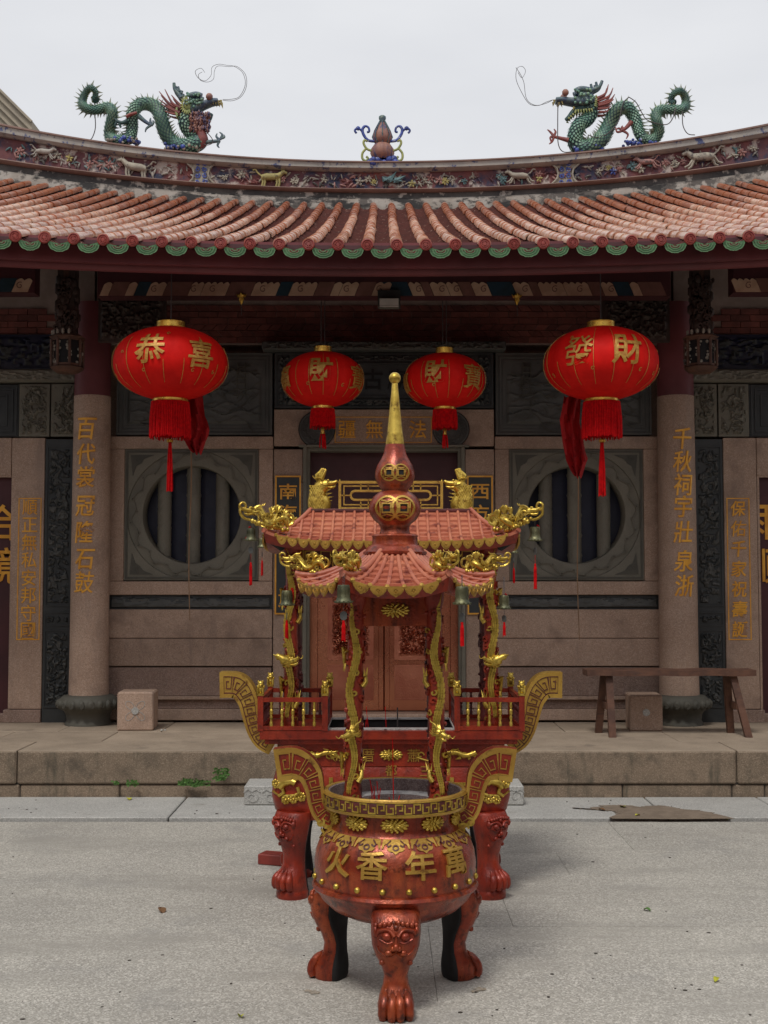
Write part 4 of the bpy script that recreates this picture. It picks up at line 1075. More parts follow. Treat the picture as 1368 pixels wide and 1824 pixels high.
claw(dr, W, kk, [(770,425),(720,480),(680,500)], [[(690,500),(650,510),(635,470)], [(700,500),(740,530),(725,568)], [(690,490),(660,480),(640,490)], [(700,480),(690,470),(695,458)]], 'dred')
cloudbase(dr, W, kk, [(290, 545, 650)], ('bluec',)); cloudbase(dr, W, kk, [(710, 990, 598)], ('bluec',))
m = MB()
for pts in ([(118,225),(60,240),(0,262),(-80,240),(-150,120),(-185,20),(-175,-70),(-130,-95),(-100,-60),(-130,-10),(-160,-60)], [(118,225),(60,250),(-30,260),(-100,200),(-120,60),(-150,-20),(-185,-80)]):
    m.tube(spline([W(a, b, .02*i) for i, (a, b) in enumerate(pts)], 5), .0032, 4)
for pts in ([(148,280),(146,450),(150,620),(190,690),(270,690)], [(1185,350),(1190,470),(1230,540),(1290,550)], [(740,235),(690,290),(650,440),(560,540),(470,570),(400,550)], [(740,235),(800,280),(850,370),(900,430),(1040,465),(1100,420),(1130,320)]):
    m.tube(spline([W(a, b, -.12) for a, b in pts], 5), .006, 4)
m.build('whisker_wires', 'wire', dr, 0)
# gourd finial in the middle ---------------------------------------------------
GY = 14.75; gx = rx(681); gz = ridge_top(0)-.01
gd = thing('gourd_finial', 'ribbed brown gourd ornament with blue scroll arms at the centre of the roof ridge', 'ornament', (gx, GY, gz))
u = GY/FPX
m = MB().lathe([(a*u, b*u) for a, b in [(14,8),(19,12),(22,20),(21,28),(16,35),(12,38),(16,42),(18,48),(17,56),(13,64),(8,71),(5,76),(4,80)]], 48, rib=lambda th: 1-.07*abs(math.sin(th*6))**.5)
m.build('gourd_body', 'gourd', gd, 60)
m = MB().lathe([(a*u, b*u) for a, b in [(4,72),(5,80),(6.5,84),(6.5,88),(4,90),(0,90)]], 16)
for k in range(8): a = k*PI/4; m.tube([(math.cos(a)*5*u, math.sin(a)*5*u, 80*u), (math.cos(a)*14*u, math.sin(a)*14*u, 63*u), (math.cos(a)*18.5*u, math.sin(a)*18.5*u, 50*u), (math.cos(a)*12.5*u, math.sin(a)*12.5*u, 38*u)], .006, 4)
m.build('gourd_neck', 'dblue', gd, 60)
for s in (-1, 1):
    m = MB(); tr = lambda pts: [(s*a*u, -.01, b*u) for a, b in pts]
    m.tube(spline(tr([(14,42),(26,44),(34,54),(36,64),(31,70),(25,67),(24,60),(28,59)]), 5), [.018]*20+[.014]*16, 7); m.tube(spline(tr([(32,52),(38,62),(45,66),(50,62),(47,57)]), 4), .014, 6)
    m.sph((s*44*u, -.01, 66*u), .03, 6); m.build('scroll_arm', 'bluec', gd, 60)
    m = MB(); m.tube(spline(tr([(18,24),(28,28),(34,38),(32,44),(27,42)]), 5), .015, 7); m.tube(spline(tr([(30,28),(36,20),(36,10),(30,6),(26,10),(29,14)]), 5), .015, 7)
    m.build('scroll_arm', 'dyellow', gd, 60)
m = MB()
for k in range(34): m.sph((rnd.uniform(-24, 24)*u, rnd.uniform(-.1, .08), rnd.uniform(-3, 10)*u), rnd.uniform(4, 8)*u, 6)
m.build('cloud_base', 'bluec', gd, 60)
# far building at the left edge
fb = thing('distant_building', 'plain tan building with ribbed metal roof edge behind the left end of the ridge', 'building', (-14.5, 40, 0))
m = MB(); a = P(-60, 120, 40); b = P(57, 215, 40); c_ = P(-60, 230, 40)
pl = [(a.x, a.z+.4), (b.x, b.z), (b.x, 0), (a.x-3, 0), (a.x-3, a.z+1.6)]
m.v = []; m.prism(pl[::-1], lambda x, z, h: (x+14.5, -h, z), -6, 0); m.build('wall', 'ochre', fb, 0)
for q in range(5):
    m = MB(); m.tube([(a.x+14.5, -.05, a.z+.35-q*.28), (b.x+14.5, -.05, b.z-.05-q*.28)], .05, 5); m.build('roof_rib', 'ochre', fb, 0)
# ================================================================ LANTERNS
def red_lantern(px, pytop, pyc, pybot, wpx, Y, label, chars, fringe_bot, tail_bot, frw, group, strings=1, boost=1.0, shear=.1):
    c = P(px, pyc, Y); k = Y/FPX
    L_ = thing('red_lantern', label, 'lantern', c, group=group)
    Rr = wpx/2*k; hz = (pybot-pytop)/2*k
    def rf(z): q = min(1, abs(z)/(hz*1.02)); return Rr*(1-q**2.25)**.5
    prof = [(max(.001, rf(z)), z) for z in [hz*math.sin(a*PI/2/10) for a in range(-10, 11)]]
    prof[0] = (frw*.42*k, -hz); prof[-1] = (frw*.36*k, hz)
    prof[1] = (max(prof[1][0], frw*.5*k), prof[1][1]); 
    MB().lathe(prof, 96, rib=lambda th: 1-.020*(1-abs(math.sin(th*9)))**2).build('lantern_shade', 'lantern', L_, 60)
    def F(s, t, h): a = s/Rr; r_ = rf(t)+h+.006; return (math.sin(a)*r_, -math.cos(a)*r_, t)
    m = MB()
    for q in range(18):
        a = (q/18*2*PI)*Rr+.02
        za = rnd.uniform(-.80, -.7)*hz; zb = rnd.choice((.55, .8, -.15, -.1))*hz
        m.ribbon([(a, za+(zb-za)*j/12) for j in range(13)], .0035, F, 0, .003)
    m.build('gold_rib', 'lgold', L_, 0)
    for ch, deg, ht, dz in chars:
        m = MB(); put_glyph(m, ch, F, R(deg)*Rr, dz, ht, ht, .004, .03*boost, shear=shear); m.build('character', 'lgold', L_, 0)
    m = MB()
    for q in range(14):
        a = (q/14+.02)*2*PI*Rr; z = rnd.uniform(-.42, -.36)*hz if q % 3 else rnd.uniform(.1, .6)*hz
        if q % 3 or wpx > 180: m.ribbon(curl(a, z, .016, q, .9, n=8), .005, F, 0, .003)
    m.build('gold_motifs', 'lgold', L_, 0, kind='stuff')
    rc = frw*.37*k
    MB().lathe([(0, hz-.012), (rc, hz-.012), (rc*1.04, hz+.005), (rc, hz+.03), (rc*1.02, hz+.045), (rc*.9, hz+.05), (0, hz+.048)], 32).build('cap', 'gold_cap', L_, 40)
    MB().lathe([(0, -hz+.01), (frw*.45*k, -hz+.012), (frw*.47*k, -hz-.012), (frw*.45*k, -hz-.03), (0, -hz-.03)], 32).build('collar', 'gold_cap', L_, 40)
    zf = Zp(fringe_bot, Y)-c.z; m = MB(); n = 70; rr = frw/2*k
    for q in range(n):
        a = 2*PI*q/n; x, y = math.cos(a)*rr, math.sin(a)*rr; o = rnd.uniform(.96, 1.05)
        m.tube([(x*.97, y*.97, -hz-.02), (x*1.02*o, y*1.02*o, (-hz+zf)/2), (x*1.03*o, y*1.03*o, zf+rnd.uniform(-.008, .012))], .0045 if wpx > 180 else .004, 4)
    m.lathe([(rr*.93, -hz-.02), (rr*.95, zf+.02)], 24); m.build('fringe', 'tassel', L_, 0)
    zt = Zp(tail_bot, Y)-c.z; m = MB(); m.tube([(0, 0, zf+.06), (0, 0, zf-.015)], .010, 6)
    for q in range(18):
        x, y = rnd.uniform(-1, 1)*.017, rnd.uniform(-1, 1)*.017
        m.tube([(x*.5, y*.5, zf-.01), (x*1.3, y*1.2, (zf+zt)/2), (x*1.6, y*1.4, zt+rnd.uniform(0, .03))], .004, 4)
    m.build('tail_tassel', 'tassel', L_, 0)
    MB().lathe([(.009, zf+.005), (.016, zf-.005), (.014, zf-.03), (.02, zf-.05)] if wpx < 180 else [(.024, zf-.005), (.027, zf-.012), (.024, zf-.03)], 12).build('tassel_knot', 'gold_cap', L_, 40)
    m = MB()
    for q in range(strings): m.tube([((q-(strings-1)/2)*.03, 0, hz+.04), ((q-(strings-1)/2)*.03, 0, 4.25-c.z)], .004, 4)
    m.build('hanging_cord', 'wire', L_, 0)
    return L_
red_lantern(304, 584, 648, 713, 203, 9.45, 'large red lantern on the far left with gold characters, lowest tassel beside the left column', [('恭', -11, .235, .045), ('喜', 41, .215, .02)], 781, 876, 68, 'large red lanterns', boost=1)
red_lantern(1071, 584, 648, 713, 203, 9.45, 'large red lantern on the far right with gold characters, hanging beside the right column', [('發', -33, .23, .04), ('財', 17, .24, .045)], 781, 885, 66, 'large red lanterns', boost=1)
red_lantern(575, 627, 676, 725, 146, 10.1, 'small red lantern left of the golden spire with square gold emblem', [('財', 0, .20, .035), ('寶', 62, .20, -.01), ('福', -66, .18, .0)], 762, 800, 42, 'small red lanterns over the doorway', strings=2, boost=1.5, shear=0)
red_lantern(792, 631, 678, 728, 144, 10.1, 'small red lantern right of the golden spire with square gold emblem', [('財', -16, .19, .03), ('寶', 42, .20, .0), ('福', -80, .16, -.03)], 764, 800, 42, 'small red lanterns over the doorway', strings=2, boost=1.5, shear=0)
def cloth(label, pts, Y):
    """crumpled cloth: pairs (left px, right px, py)"""
    c = P(pts[0][0], pts[0][2], Y); o = thing('red_cloth', label, 'cloth', c, group='red cloths behind the large lanterns')
    m = MB(); n = 10; v = []
    rows_ = []
    for i in range(len(pts)-1):
        for q in range(4): rows_.append([a+(b-a)*q/4 for a, b in zip(pts[i], pts[i+1])])
    rows_.append(list(pts[-1]))
    for r_, (a, b, py) in enumerate(rows_):
        for q in range(n+1):
            px = a+(b-a)*q/n; y = Y+.045*math.sin(q*1.5+r_*.35)+.02*math.sin(q*3.1+r_*.9)
            v.append(P(px, py+3*math.sin(q*1.1+r_), y)-c)
    N = len(v); v2 = [p+Vector((0, .006, 0)) for p in v]
    f = [(r_*(n+1)+q, r_*(n+1)+q+1, (r_+1)*(n+1)+q+1, (r_+1)*(n+1)+q) for r_ in range(len(rows_)-1) for q in range(n)]
    m.add(v, f); m.add(v2, f, True); m.build('cloth_sheet', 'cloth', o, 60)
cloth('dark red cloth hanging limp behind the left large lantern', [(310, 360, 700), (325, 365, 740), (330, 373, 765), (328, 368, 785), (345, 358, 808)], 9.75)
cloth('longer dark red cloth twisted behind the right large lantern', [(1005, 1035, 705), (997, 1032, 750), (1003, 1040, 790), (1008, 1047, 820), (1025, 1035, 850)], 9.75)
# flood light and small brass pendants
fl = thing('flood_light', 'small white flood light under the eave between the two small lanterns', 'light', P(693, 541, 9.62)+Vector((0, 0, 0)))
MB().box(-.082, .082, -.03, .04, -.037, .04, .008).build('housing', 'greenstone_dark', fl, 0)
MB().box(-.074, .074, -.036, -.029, -.018, .034).build('lens', 'white', fl, 0)
MB().box(-.074, .074, -.036, -.029, -.032, -.022).build('lower_lens', 'white', fl, 0)
m = MB().box(-.09, -.084, -.02, .06, -.02, .0).box(.084, .09, -.02, .06, -.02, .0).box(-.09, .09, .05, .09, -.02, .12); m.build('bracket', 'slate', fl, 0)
for px, py, lb in ((430, 533, 'small brass pendant hook under the purlin right of the left large lantern'), (921, 534, 'small brass pendant hook under the purlin left of the right large lantern')):
    o = thing('brass_pendant', lb, 'pendant', P(px, py, 9.7), group='brass pendants under the purlin')
    m = MB().lathe([(.004, .05), (.02, .045), (.03, .03), (.018, .01), (.022, -.005), (.012, -.025), (.006, -.04), (0, -.045)], 12)
    for k in range(4): a = k*PI/2; m.cone((math.cos(a)*.02, math.sin(a)*.02, .02), (math.cos(a)*.045, math.sin(a)*.045, .045), .012, 5)
    m.build('hook_body', 'gold_cap', o, 50); MB().tube([(0, 0, -.04), (.002, 0, -.13)], .003, 4).build('hook_cord', 'wire', o, 0)
# bamboo sticks leaning in front of the windows
for (x0, y0, x1, y1), lb in (((340, 775, 337, 1105), 'thin pale bamboo stick hanging in front of the left round window'), ((1028, 785, 1031, 1140), 'thin bamboo stick hanging in front of the right round window')):
    a = P(x0, y0, 10.7); b = P(x1, y1, 10.72)
    o = thing('bamboo_stick', lb, 'stick', a, group='bamboo sticks at the windows')
    pts = [(b-a)*t+Vector((.008*math.sin(t*7), 0, 0)) for t in [k/10 for k in range(11)]]
    MB().tube(pts, [.0075-.0003*k for k in range(11)], 6).build('stick', 'wood_pole', o, 40)
# ================================================================ PLATFORM OBJECTS
def carved_stone(px0, px1, py0, py1, Y, label, rot, petals):
    a = P(px0, py1, Y); b = P(px1, py1, Y); hgt_ = P(px0, py0, Y).z-PT; wd = b.x-a.x
    o = thing('stone_block', label, 'stone block', ((a.x+b.x)/2, Y+.01, PT), (0, 0, rot), 'square carved stone blocks on the platform')
    MB().box(-wd/2, wd/2, 0, .30, .002, hgt_, .012).build('block', 'granite', o, 0)
    m = MB(); F = lambda s, t, h: (s, -h, hgt_*.52+t)
    m.prism([(math.cos(2*PI*k/20)*.03, math.sin(2*PI*k/20)*.03) for k in range(20)], F, -.002, .008)
    if petals:
        for k in range(4):
            q = PI/4+k*PI/2; pts = []
            for j in range(13): t = j/12; r_ = .03+.075*math.sin(PI*t); aa = q+(t-.5)*1.2; pts.append((math.cos(aa)*r_, math.sin(aa)*r_))
            m.ribbon(pts, .004, F, -.001, .003)
    m.build('rosette', 'kerbstone', o, 0)
carved_stone(208, 272, 1233, 1300, 10.35, 'square pink granite block with carved rosette at the foot of the left column', .05, True)
carved_stone(1123, 1181, 1238, 1301, 10.32, 'square pink granite block with round boss under the wooden bench', -.07, False)
bn = thing('wooden_bench', 'long narrow weathered wooden bench standing at the right column', 'bench', (P(1192, 1300, 10.1).x, 10.1, PT))
kb = 10.1/FPX; zt = Zp(1196, 10.1)-PT
m = MB(); n = 24; v = []
for i in range(n+1):
    x = (-148+296*i/n)*kb; e = .004*math.sin(i*1.3)
    for (y, z) in ((-.12, -.028), (.12, -.028), (.12, .018), (-.12, .018)): v.append((x, y+e, zt+z+.003*math.sin(i*.8)-.003*(i == 0)))
m.add(v, [(i*4+k, i*4+(k+1) % 4, i*4+4+(k+1) % 4, i*4+4+k) for i in range(n) for k in range(4)]+[(3, 2, 1, 0), (n*4, n*4+1, n*4+2, n*4+3)])
m.build('seat', 'wood_brown', bn, 20)
for xt, xb in ((-110, -113), (108, 124)):
    for s in (-1, 1):
        m = MB(); a = Vector((xt*kb-s*.01, s*.05, zt-.02)); b = Vector((xb*kb+(s*-.03), s*.15, 0))
        vv = []
        for p_ in (a, b):
            for dx, dy in ((-.028, -.022), (.028, -.022), (.028, .022), (-.028, .022)): vv.append((p_.x+dx, p_.y+dy, p_.z))
        m.add(vv, [(0, 3, 2, 1), (4, 5, 6, 7)]+[(k, (k+1) % 4, 4+(k+1) % 4, 4+k) for k in range(4)]); m.build('leg', 'wood_brown', bn, 0)
    m = MB().box((xt+xb)/2*kb-.015, (xt+xb)/2*kb+.015, -.11, .11, zt*.42, zt*.42+.05); m.build('stretcher', 'wood_brown', bn, 0)
o = thing('red_brick', 'dark red brick lying on the paving behind the left leg of the rear burner', 'brick', (P(490, 1528, 7.05).x, 7.1, 0), (0, 0, -.35))
MB().box(-.09, .12, -.05, .06, .001, .058, .004).build('brick_body', 'tile_red', o, 0)
o = thing('paper_scrap', 'crumpled white paper scrap lying on the platform by the stone block', 'litter', (P(291, 1297, 10.3).x, 10.3, PT+.004))
m = MB()
for k in range(4): m.sph((rnd.uniform(-.015, .015), rnd.uniform(-.01, .01), .012), rnd.uniform(.008, .014), 5, sz=.7)
m.build('paper', 'white', o, 0)
# weeds growing from the joints of the platform
def weed(px, py, n, spx, hpx, label):
    c = P(px, py, 9.13); c.z = max(.02, c.z-.01)
    o = thing('weed', label, 'weed', c, group='weeds growing from the platform joints')
    m = MB(); m2 = MB(); k = 9.1/FPX
    for i in range(n):
        x = rnd.uniform(-spx, spx)*k; z = rnd.uniform(.1, 1)*hpx*k; y = -rnd.uniform(.01, .07)
        m2.tube([(x*.5, 0, 0), (x*.8, y*.6, z*.6), (x, y, z)], .0015, 3)
        for q in range(3):
            a = rnd.uniform(0, 6.3); dx, dz = math.cos(a)*.022, math.sin(a)*.014+.004
            m.add([(x, y, z), (x+dx*.5-dz*.4, y-.008, z+dz*.5+dx*.4), (x+dx, y-.012, z+dz), (x+dx*.5+dz*.4, y-.008, z+dz*.5-dx*.4)], [(0, 1, 2, 3)])
    m.build('leaves', 'leaf_green', o, 0); m2.build('stems', 'leaf_green', o, 0)
weed(208, 1394, 8, 5, 7, 'tiny weed sprout, leftmost at the platform joint'); weed(237, 1397, 14, 8, 11, 'small weed second from left at the platform joint')
weed(348, 1397, 60, 26, 12, 'widest weed patch trailing along the platform joint'); weed(395, 1388, 34, 12, 22, 'tallest weed tuft beside the pale stone step')
# fallen leaves and crumbs
def leaf(px, py, mat, s, label, grp='fallen leaves on the paving', z=None):
    v_ = (912-py)/FPX; zz_ = .024 if py < 1457 else .003
    t = (zz_-EYE)/(v_*ca+sa); c = Vector(((px-684)/FPX*t, t*(ca-v_*sa), zz_))
    o = thing('fallen_leaf', label, 'leaf', c, (rnd.uniform(-.2, .2), rnd.uniform(-.2, .2), rnd.uniform(0, 6)), grp)
    m = MB(); top = []; n = 8
    for i in range(n+1):
        t_ = i/n; w_ = math.sin(PI*t_)**.7*.33*s; top.append(((t_-.5)*s, w_, .004+.006*math.sin(t_*4)))
    v = [(a, 0, c_-.003) for a, b, c_ in top]+[(a, b, c_+.004) for a, b, c_ in top]+[(a, -b, c_+.004) for a, b, c_ in top]; q = n+1
    m.add(v, [(i, i+1, q+i+1, q+i) for i in range(n)]+[(i+1, i, 2*q+i, 2*q+i+1) for i in range(n)]); m.build('blade', mat, o, 40)
leaf(230, 1424, 'leaf_yellow', .06, 'yellow green leaf on the kerb strip left of the burners')
leaf(1110, 1438, 'leaf_yellow', .07, 'yellow green leaf at the top of the mud patch'); leaf(1300, 1460, 'leaf_yellow', .06, 'yellow leaf on the joint at far right')
leaf(1136, 1453, 'leaf_yellow', .04, 'small yellow leaf low on the mud patch'); leaf(288, 1623, 'leaf_brown', .06, 'brown leaf on the paving at left')
leaf(1153, 1622, 'leaf_green', .04, 'green leaf scrap on the paving at right'); leaf(1276, 1747, 'leaf_yellow', .035, 'yellow leaf on the paving at lower right')
leaf(428, 1812, 'leaf_yellow', .035, 'yellow green leaf at the bottom edge'); leaf(1072, 1443, 'leaf_brown', .05, 'tan leaf on the left tip of the mud patch')
m = MB()
for k in range(90):
    px, py = rnd.uniform(0, 1368), rnd.uniform(1470, 1820)
    if rnd.random() < .4: py = rnd.uniform(1424, 1450)
    v_ = (912-py)/FPX; zq = .022 if py < 1457 else .001; t = (zq-EYE)/(v_*ca+sa)
    m.sph(((px-684)/FPX*t, t*(ca-v_*sa), zq), rnd.uniform(.003, .009), 5, sz=.4, sx=rnd.uniform(.6, 1.6))
m.build('crumbs', 'dirt', None, 0, kind='stuff', label='dark crumbs and grit scattered over the grey paving')
for px, py, r_ in ((855, 1762, .022), (845, 1766, .014), (560, 1768, .02), (548, 1765, .016), (668, 1700, .014)):
    v_ = (912-py)/FPX; t = (.001-EYE)/(v_*ca+sa); x, y = (px-684)/FPX*t, t*(ca-v_*sa)
    m = MB(); n = 18; m.add([(x+math.cos(2*PI*k/n)*r_*(1+.3*math.sin(k*2.3)), y+math.sin(2*PI*k/n)*r_*(1+.25*math.sin(k*1.7)), .0022) for k in range(n)], [tuple(range(n))]); m.build('rust_stain', 'stain', None, 0, kind='stuff')
# mud patch on the kerb strip
pts = [(1018,1438),(1050,1440),(1075,1434),(1105,1433),(1140,1436),(1175,1434),(1215,1440),(1255,1444),(1280,1450),(1308,1457),(1200,1458),(1090,1457),(1085,1455),(1102,1449),(1098,1444),(1060,1441)]
vv = []
for px, py in pts:
    v_ = (912-py)/FPX; t = (.026-EYE)/(v_*ca+sa); vv.append(((px-684)/FPX*t, min(8.99, t*(ca-v_*sa))))
sh = []
for i, (x, y) in enumerate(vv):
    x2, y2 = vv[(i+1) % len(vv)]
    for k in range(9):
        t = k/9; j = 0 if min(y, y2) < 8.45 else .018; sh.append((x+(x2-x)*t+rnd.uniform(-1, 1)*j*1.5, min(9.0, y+(y2-y)*t+rnd.uniform(-1, 1)*j)))
m = MB(); m.prism(sh[::-1], lambda a, b, h: (a, b, .0215+h), 0, .0025); m.build('mud_patch', 'mud', None, 0, kind='structure')
# ================================================================ INCENSE BURNERS
def loft(mb, secs, n=20, ex=2.0, caps=True):
    """secs: (z, cx, cy, hx, hy)"""
    v = []
    for z, cx, cy, hx, hy in secs:
        for k in range(n):
            a = 2*PI*k/n; c_, s_ = math.cos(a), math.sin(a)
            v.append((cx+hx*abs(c_)**(2/ex)*(1 if c_ >= 0 else -1), cy+hy*abs(s_)**(2/ex)*(1 if s_ >= 0 else -1), z))
    q = len(secs); up = secs[-1][0] > secs[0][0]
    f = [(i*n+k, i*n+(k+1) % n, (i+1)*n+(k+1) % n, (i+1)*n+k) for i in range(q-1) for k in range(n)]
    if caps: f += [tuple(range(n-1, -1, -1)), tuple(range((q-1)*n, q*n))]
    return mb.add(v, f, not up)
def chrys(mb, F, cx, cz, w_, h_, d=.012):
    for ring, (k, cnt) in enumerate(((1, 14), (.72, 11), (.44, 8), (.18, 4))):
        for q in range(cnt):
            a = 2*PI*(q+.5*ring)/cnt; x, z = cx+math.cos(a)*w_*k*.82, cz+math.sin(a)*h_*k*.82
            p0 = Vector(F(x, z, d*(.35+.3*ring))); p1 = Vector(F(cx+math.cos(a)*w_*k*.55, cz+math.sin(a)*h_*k*.55, d*(.3+.3*ring)))
            mb.tube([p1, p0, Vector(F(cx+math.cos(a)*w_*k, cz+math.sin(a)*h_*k, d*.3))], [h_*.16, h_*.24, h_*.15], 6)
def lion_leg(parent, rot, loc, secs, ze, zn, fw, mat, toes_z, base=None):
    """secs along z, outward = -y"""
    L_ = group_part('leg', parent, loc, (0, 0, rot))
    m = MB(); loft(m, secs, 22, 2.4)
    def surf(x, z):
        for a, b in zip(secs, secs[1:]):
            if (a[0]-z)*(b[0]-z) <= 0:
                t = (z-a[0])/(b[0]-a[0]); cx, cy, hx, hy = [a[i]+(b[i]-a[i])*t for i in (1, 2, 3, 4)]
                return Vector((x, cy-hy*max(0, 1-(abs(x)/hx)**2.4)**(1/2.4), z))
        return Vector((x, secs[0][2], z))
    m.build('leg_body', mat, L_, 50)
    m = MB(); e = fw*.38
    for s in (-1, 1):
        m.sph(surf(s*e, ze)+Vector((0, .004, 0)), fw*.23, 10, sz=.85)
        m.tube(spline([surf(s*fw*.08, ze+fw*.02)-Vector((0, fw*.1, 0)), surf(s*e*.8, ze+fw*.26)-Vector((0, fw*.05, 0)), surf(s*fw*.72, ze+fw*.20), surf(s*fw*.86, ze-fw*.02)], 4), [fw*.10]*13, 6)
        m.tube(spline([surf(s*fw*.15, ze-fw*.22), surf(s*e, ze-fw*.27)-Vector((0, fw*.02, 0)), surf(s*fw*.7, ze-fw*.12)], 4), fw*.05, 6)
        m.sph(surf(s*fw*.14, zn)-Vector((0, fw*.04, 0)), fw*.12, 8); m.sph(surf(s*fw*.3, zn-fw*.22)+Vector((0, 0, 0)), fw*.2, 8, sy=.7, sz=.7)
        m.tube(spline([surf(s*fw*.04, zn-fw*.18)-Vector((0, fw*.08, 0)), surf(s*fw*.35, zn-fw*.36)-Vector((0, fw*.02, 0)), surf(s*fw*.66, zn-fw*.2), surf(s*fw*.8, zn+fw*.05)], 4), fw*.055, 6)
        m.sph(surf(s*fw*.88, ze+fw*.16), fw*.2, 8, sx=.6, sz=1.2); m.sph(surf(s*fw*.6, zn-fw*.72), fw*.14, 7)
        for q in range(5): m.sph(surf(s*fw*(.1+.19*q), ze+fw*(.52-.03*q))-Vector((0, fw*.02, 0)), fw*.13, 7)
        for q in range(4): m.tube([surf(s*fw*(.12+.2*q), ze+fw*.42), surf(s*fw*(.14+.2*q), ze+fw*.66)+Vector((0, 0, 0))], [fw*.07, fw*.04], 5)
    m.sph(surf(0, zn+fw*.08)-Vector((0, fw*.08, 0)), fw*.15, 9, sz=1.1); m.tube([surf(0, ze), surf(0, zn)-Vector((0, fw*.05, 0))], [fw*.07, fw*.1], 6)
    m.sph(surf(0, ze+fw*.36), fw*.13, 8)
    m.build('lion_face', mat, L_, 60)
    m = MB(); zb, zt, sp, r_ = toes_z
    for q in (-1.5, -.5, .5, 1.5):
        x = q*sp; a = surf(x*.75, zt+.035); b = surf(x*.9, zt)-Vector((0, r_*.5, 0)); c_ = surf(x, (zt+zb)/2)-Vector((0, r_*.55, 0)); d_ = surf(x, zb+.004)-Vector((0, r_*.3, 0))
        m.tube(spline([a, b, c_, d_], 4), [r_*.35]*2+[r_*.7, r_*.9]+[r_*1.05]*3+[r_]*4+[r_*.85]*2, 8)
    m.build('paw', mat, L_, 60)
    m = MB(); loft(m, [(z, cx, cy+hy*.35, hx*.82, hy*.72) for z, cx, cy, hx, hy in secs], 14, 4); m.build('leg_back', 'black', L_, 40)
    if base: m = MB(); m.lathe([(0, 0), (base*.98, 0), (base, .012), (base, .03), (base*.9, .045), (0, .045)], 24, c=(0, base_y(secs), 0)); m.build('leg_foot', mat, L_, 40)
    return L_
def base_y(secs): return min(secs, key=lambda s: s[0])[2]
def dragon_head(m, o, fwd, up, s):
    o = Vector(o); f = Vector(fwd).normalized(); u = Vector(up); u = (u-f*u.dot(f)).normalized(); r = f.cross(u)
    q = lambda a, b, c_=0: o+f*a*s+u*b*s+r*c_*s
    m.sph(q(0, 0), .34*s, 9); m.sph(q(.25, .1), .25*s, 8)
    m.tube(spline([q(.1, .05), q(.55, .0), q(.95, .05), q(1.1, .22)], 3), [.28*s, .26*s, .24*s, .22*s, .2*s, .18*s, .17*s, .16*s, .12*s, .08*s], 7)
    m.tube(spline([q(0, -.2), q(.4, -.34), q(.75, -.36), q(.92, -.26)], 3), [.16*s]*6+[.12*s, .1*s, .08*s, .05*s], 6)
    for k in (-1, 1):
        m.sph(q(.32, .28, k*.18), .12*s, 7); m.tube(spline([q(-.05, .25, k*.16), q(-.4, .55, k*.25), q(-.85, .62, k*.3), q(-1.0, .85, k*.3)], 3), [.09*s]*4+[.06*s]*3+[.04*s]*3, 5)
        m.tube([q(.2, -.05, k*.28), q(-.1, -.1, k*.5), q(-.45, .1, k*.6)], [.1*s, .07*s, .02*s], 5)
        for i in range(4): m.cone(q(.1-.1*i, -.15-.06*i, k*.25), q(-.35-.1*i, -.45+.12*i, k*.5), .09*s, 4)
        m.tube(spline([q(1.0, .1, k*.12), q(1.25, .0, k*.3), q(1.35, .25, k*.4)], 3), .035*s, 4); m.sph(q(1.08, .12, k*.12), .08*s, 6)
        for i in range(3): m.cone(q(.5+.2*i, -.12, k*.14), q(.52+.2*i, -.26, k*.14), .05*s, 4)
    for i in range(5): m.cone(q(-.1-.1*i, .3-.03*i), q(-.35-.15*i, .6-.1*i), .11*s, 4)
def corner_dragon(seed=0):
    """openwork gilded dragon lying along a roof corner, head outward (+x)"""
    r_ = random.Random(seed); m = MB()
    body = spline([(-.10, 0, .035), (-.07, .012, .075), (-.03, -.012, .05), (.0, .01, .03), (.035, 0, .06), (.06, -.005, .085), (.085, 0, .075)], 5)
    m.tube(body, [.008+.010*math.sin(PI*min(1, i/22)) for i in range(len(body))], 8)
    for i in range(0, len(body)-2): m.cone(body[i]+Vector((0, 0, .012)), body[i]+Vector((-.006, 0, .032)), .007, 4)
    dragon_head(m, (.09, 0, .080), (1, 0, -.05), (0, 0, 1), .052)
    m.tube([Vector((.150+.016*math.cos(a), 0, .093+.018*math.sin(a))) for a in [2*PI*k/14 for k in range(15)]], .0065, 6)
    m.tube(spline([(.16, 0, .08), (.155, .003, .055), (.13, 0, .038), (.10, 0, .035)], 4), .0075, 6)
    for cx, cz, s in ((-.035, .108, 1), (-.075, .095, .9), (-.005, .1, .7)):
        for k in range(6): a = PI*.15+k*.5; m.tube([(cx, 0, cz-.015), (cx+math.cos(a)*.018*s, (k % 2-.5)*.012, cz+math.sin(a)*.018*s), (cx+math.cos(a+.3)*.026*s, (k % 2-.5)*.014, cz+math.sin(a+.3)*.024*s)], [.010*s, .009*s, .004*s], 5)
        m.tube([(cx, 0, cz-.02), (cx+.01, 0, .05)], .009, 5)
    for k in range(16):
        x = -.10+.19*k/15; m.sph((x, r_.uniform(-.014, .014), .014+.020*max(0, x)/.1+r_.uniform(-.004, .012)), r_.uniform(.009, .016), 6)
    for k in range(7):
        x = r_.uniform(-.09, .10); z = r_.uniform(.03, .09); F = lambda a, b, h: (a, -.014-h, b)
        m.ribbon(curl(x, z, .014, r_.uniform(0, 6), .9, r_.choice((-1, 1)), n=8), .006, F, -.004, .006)
        F = lambda a, b, h: (a, .014+h, b); m.ribbon(curl(x, z, .014, r_.uniform(0, 6), .9, n=8), .006, F, -.004, .006)
    m.tube(spline([(-.10, 0, .04), (-.125, 0, .06), (-.12, 0, .09), (-.10, 0, .10)], 4), .007, 5)
    return m
CD = [corner_dragon(k).mesh('corner_dragon', 'gold', 60) for k in range(3)]
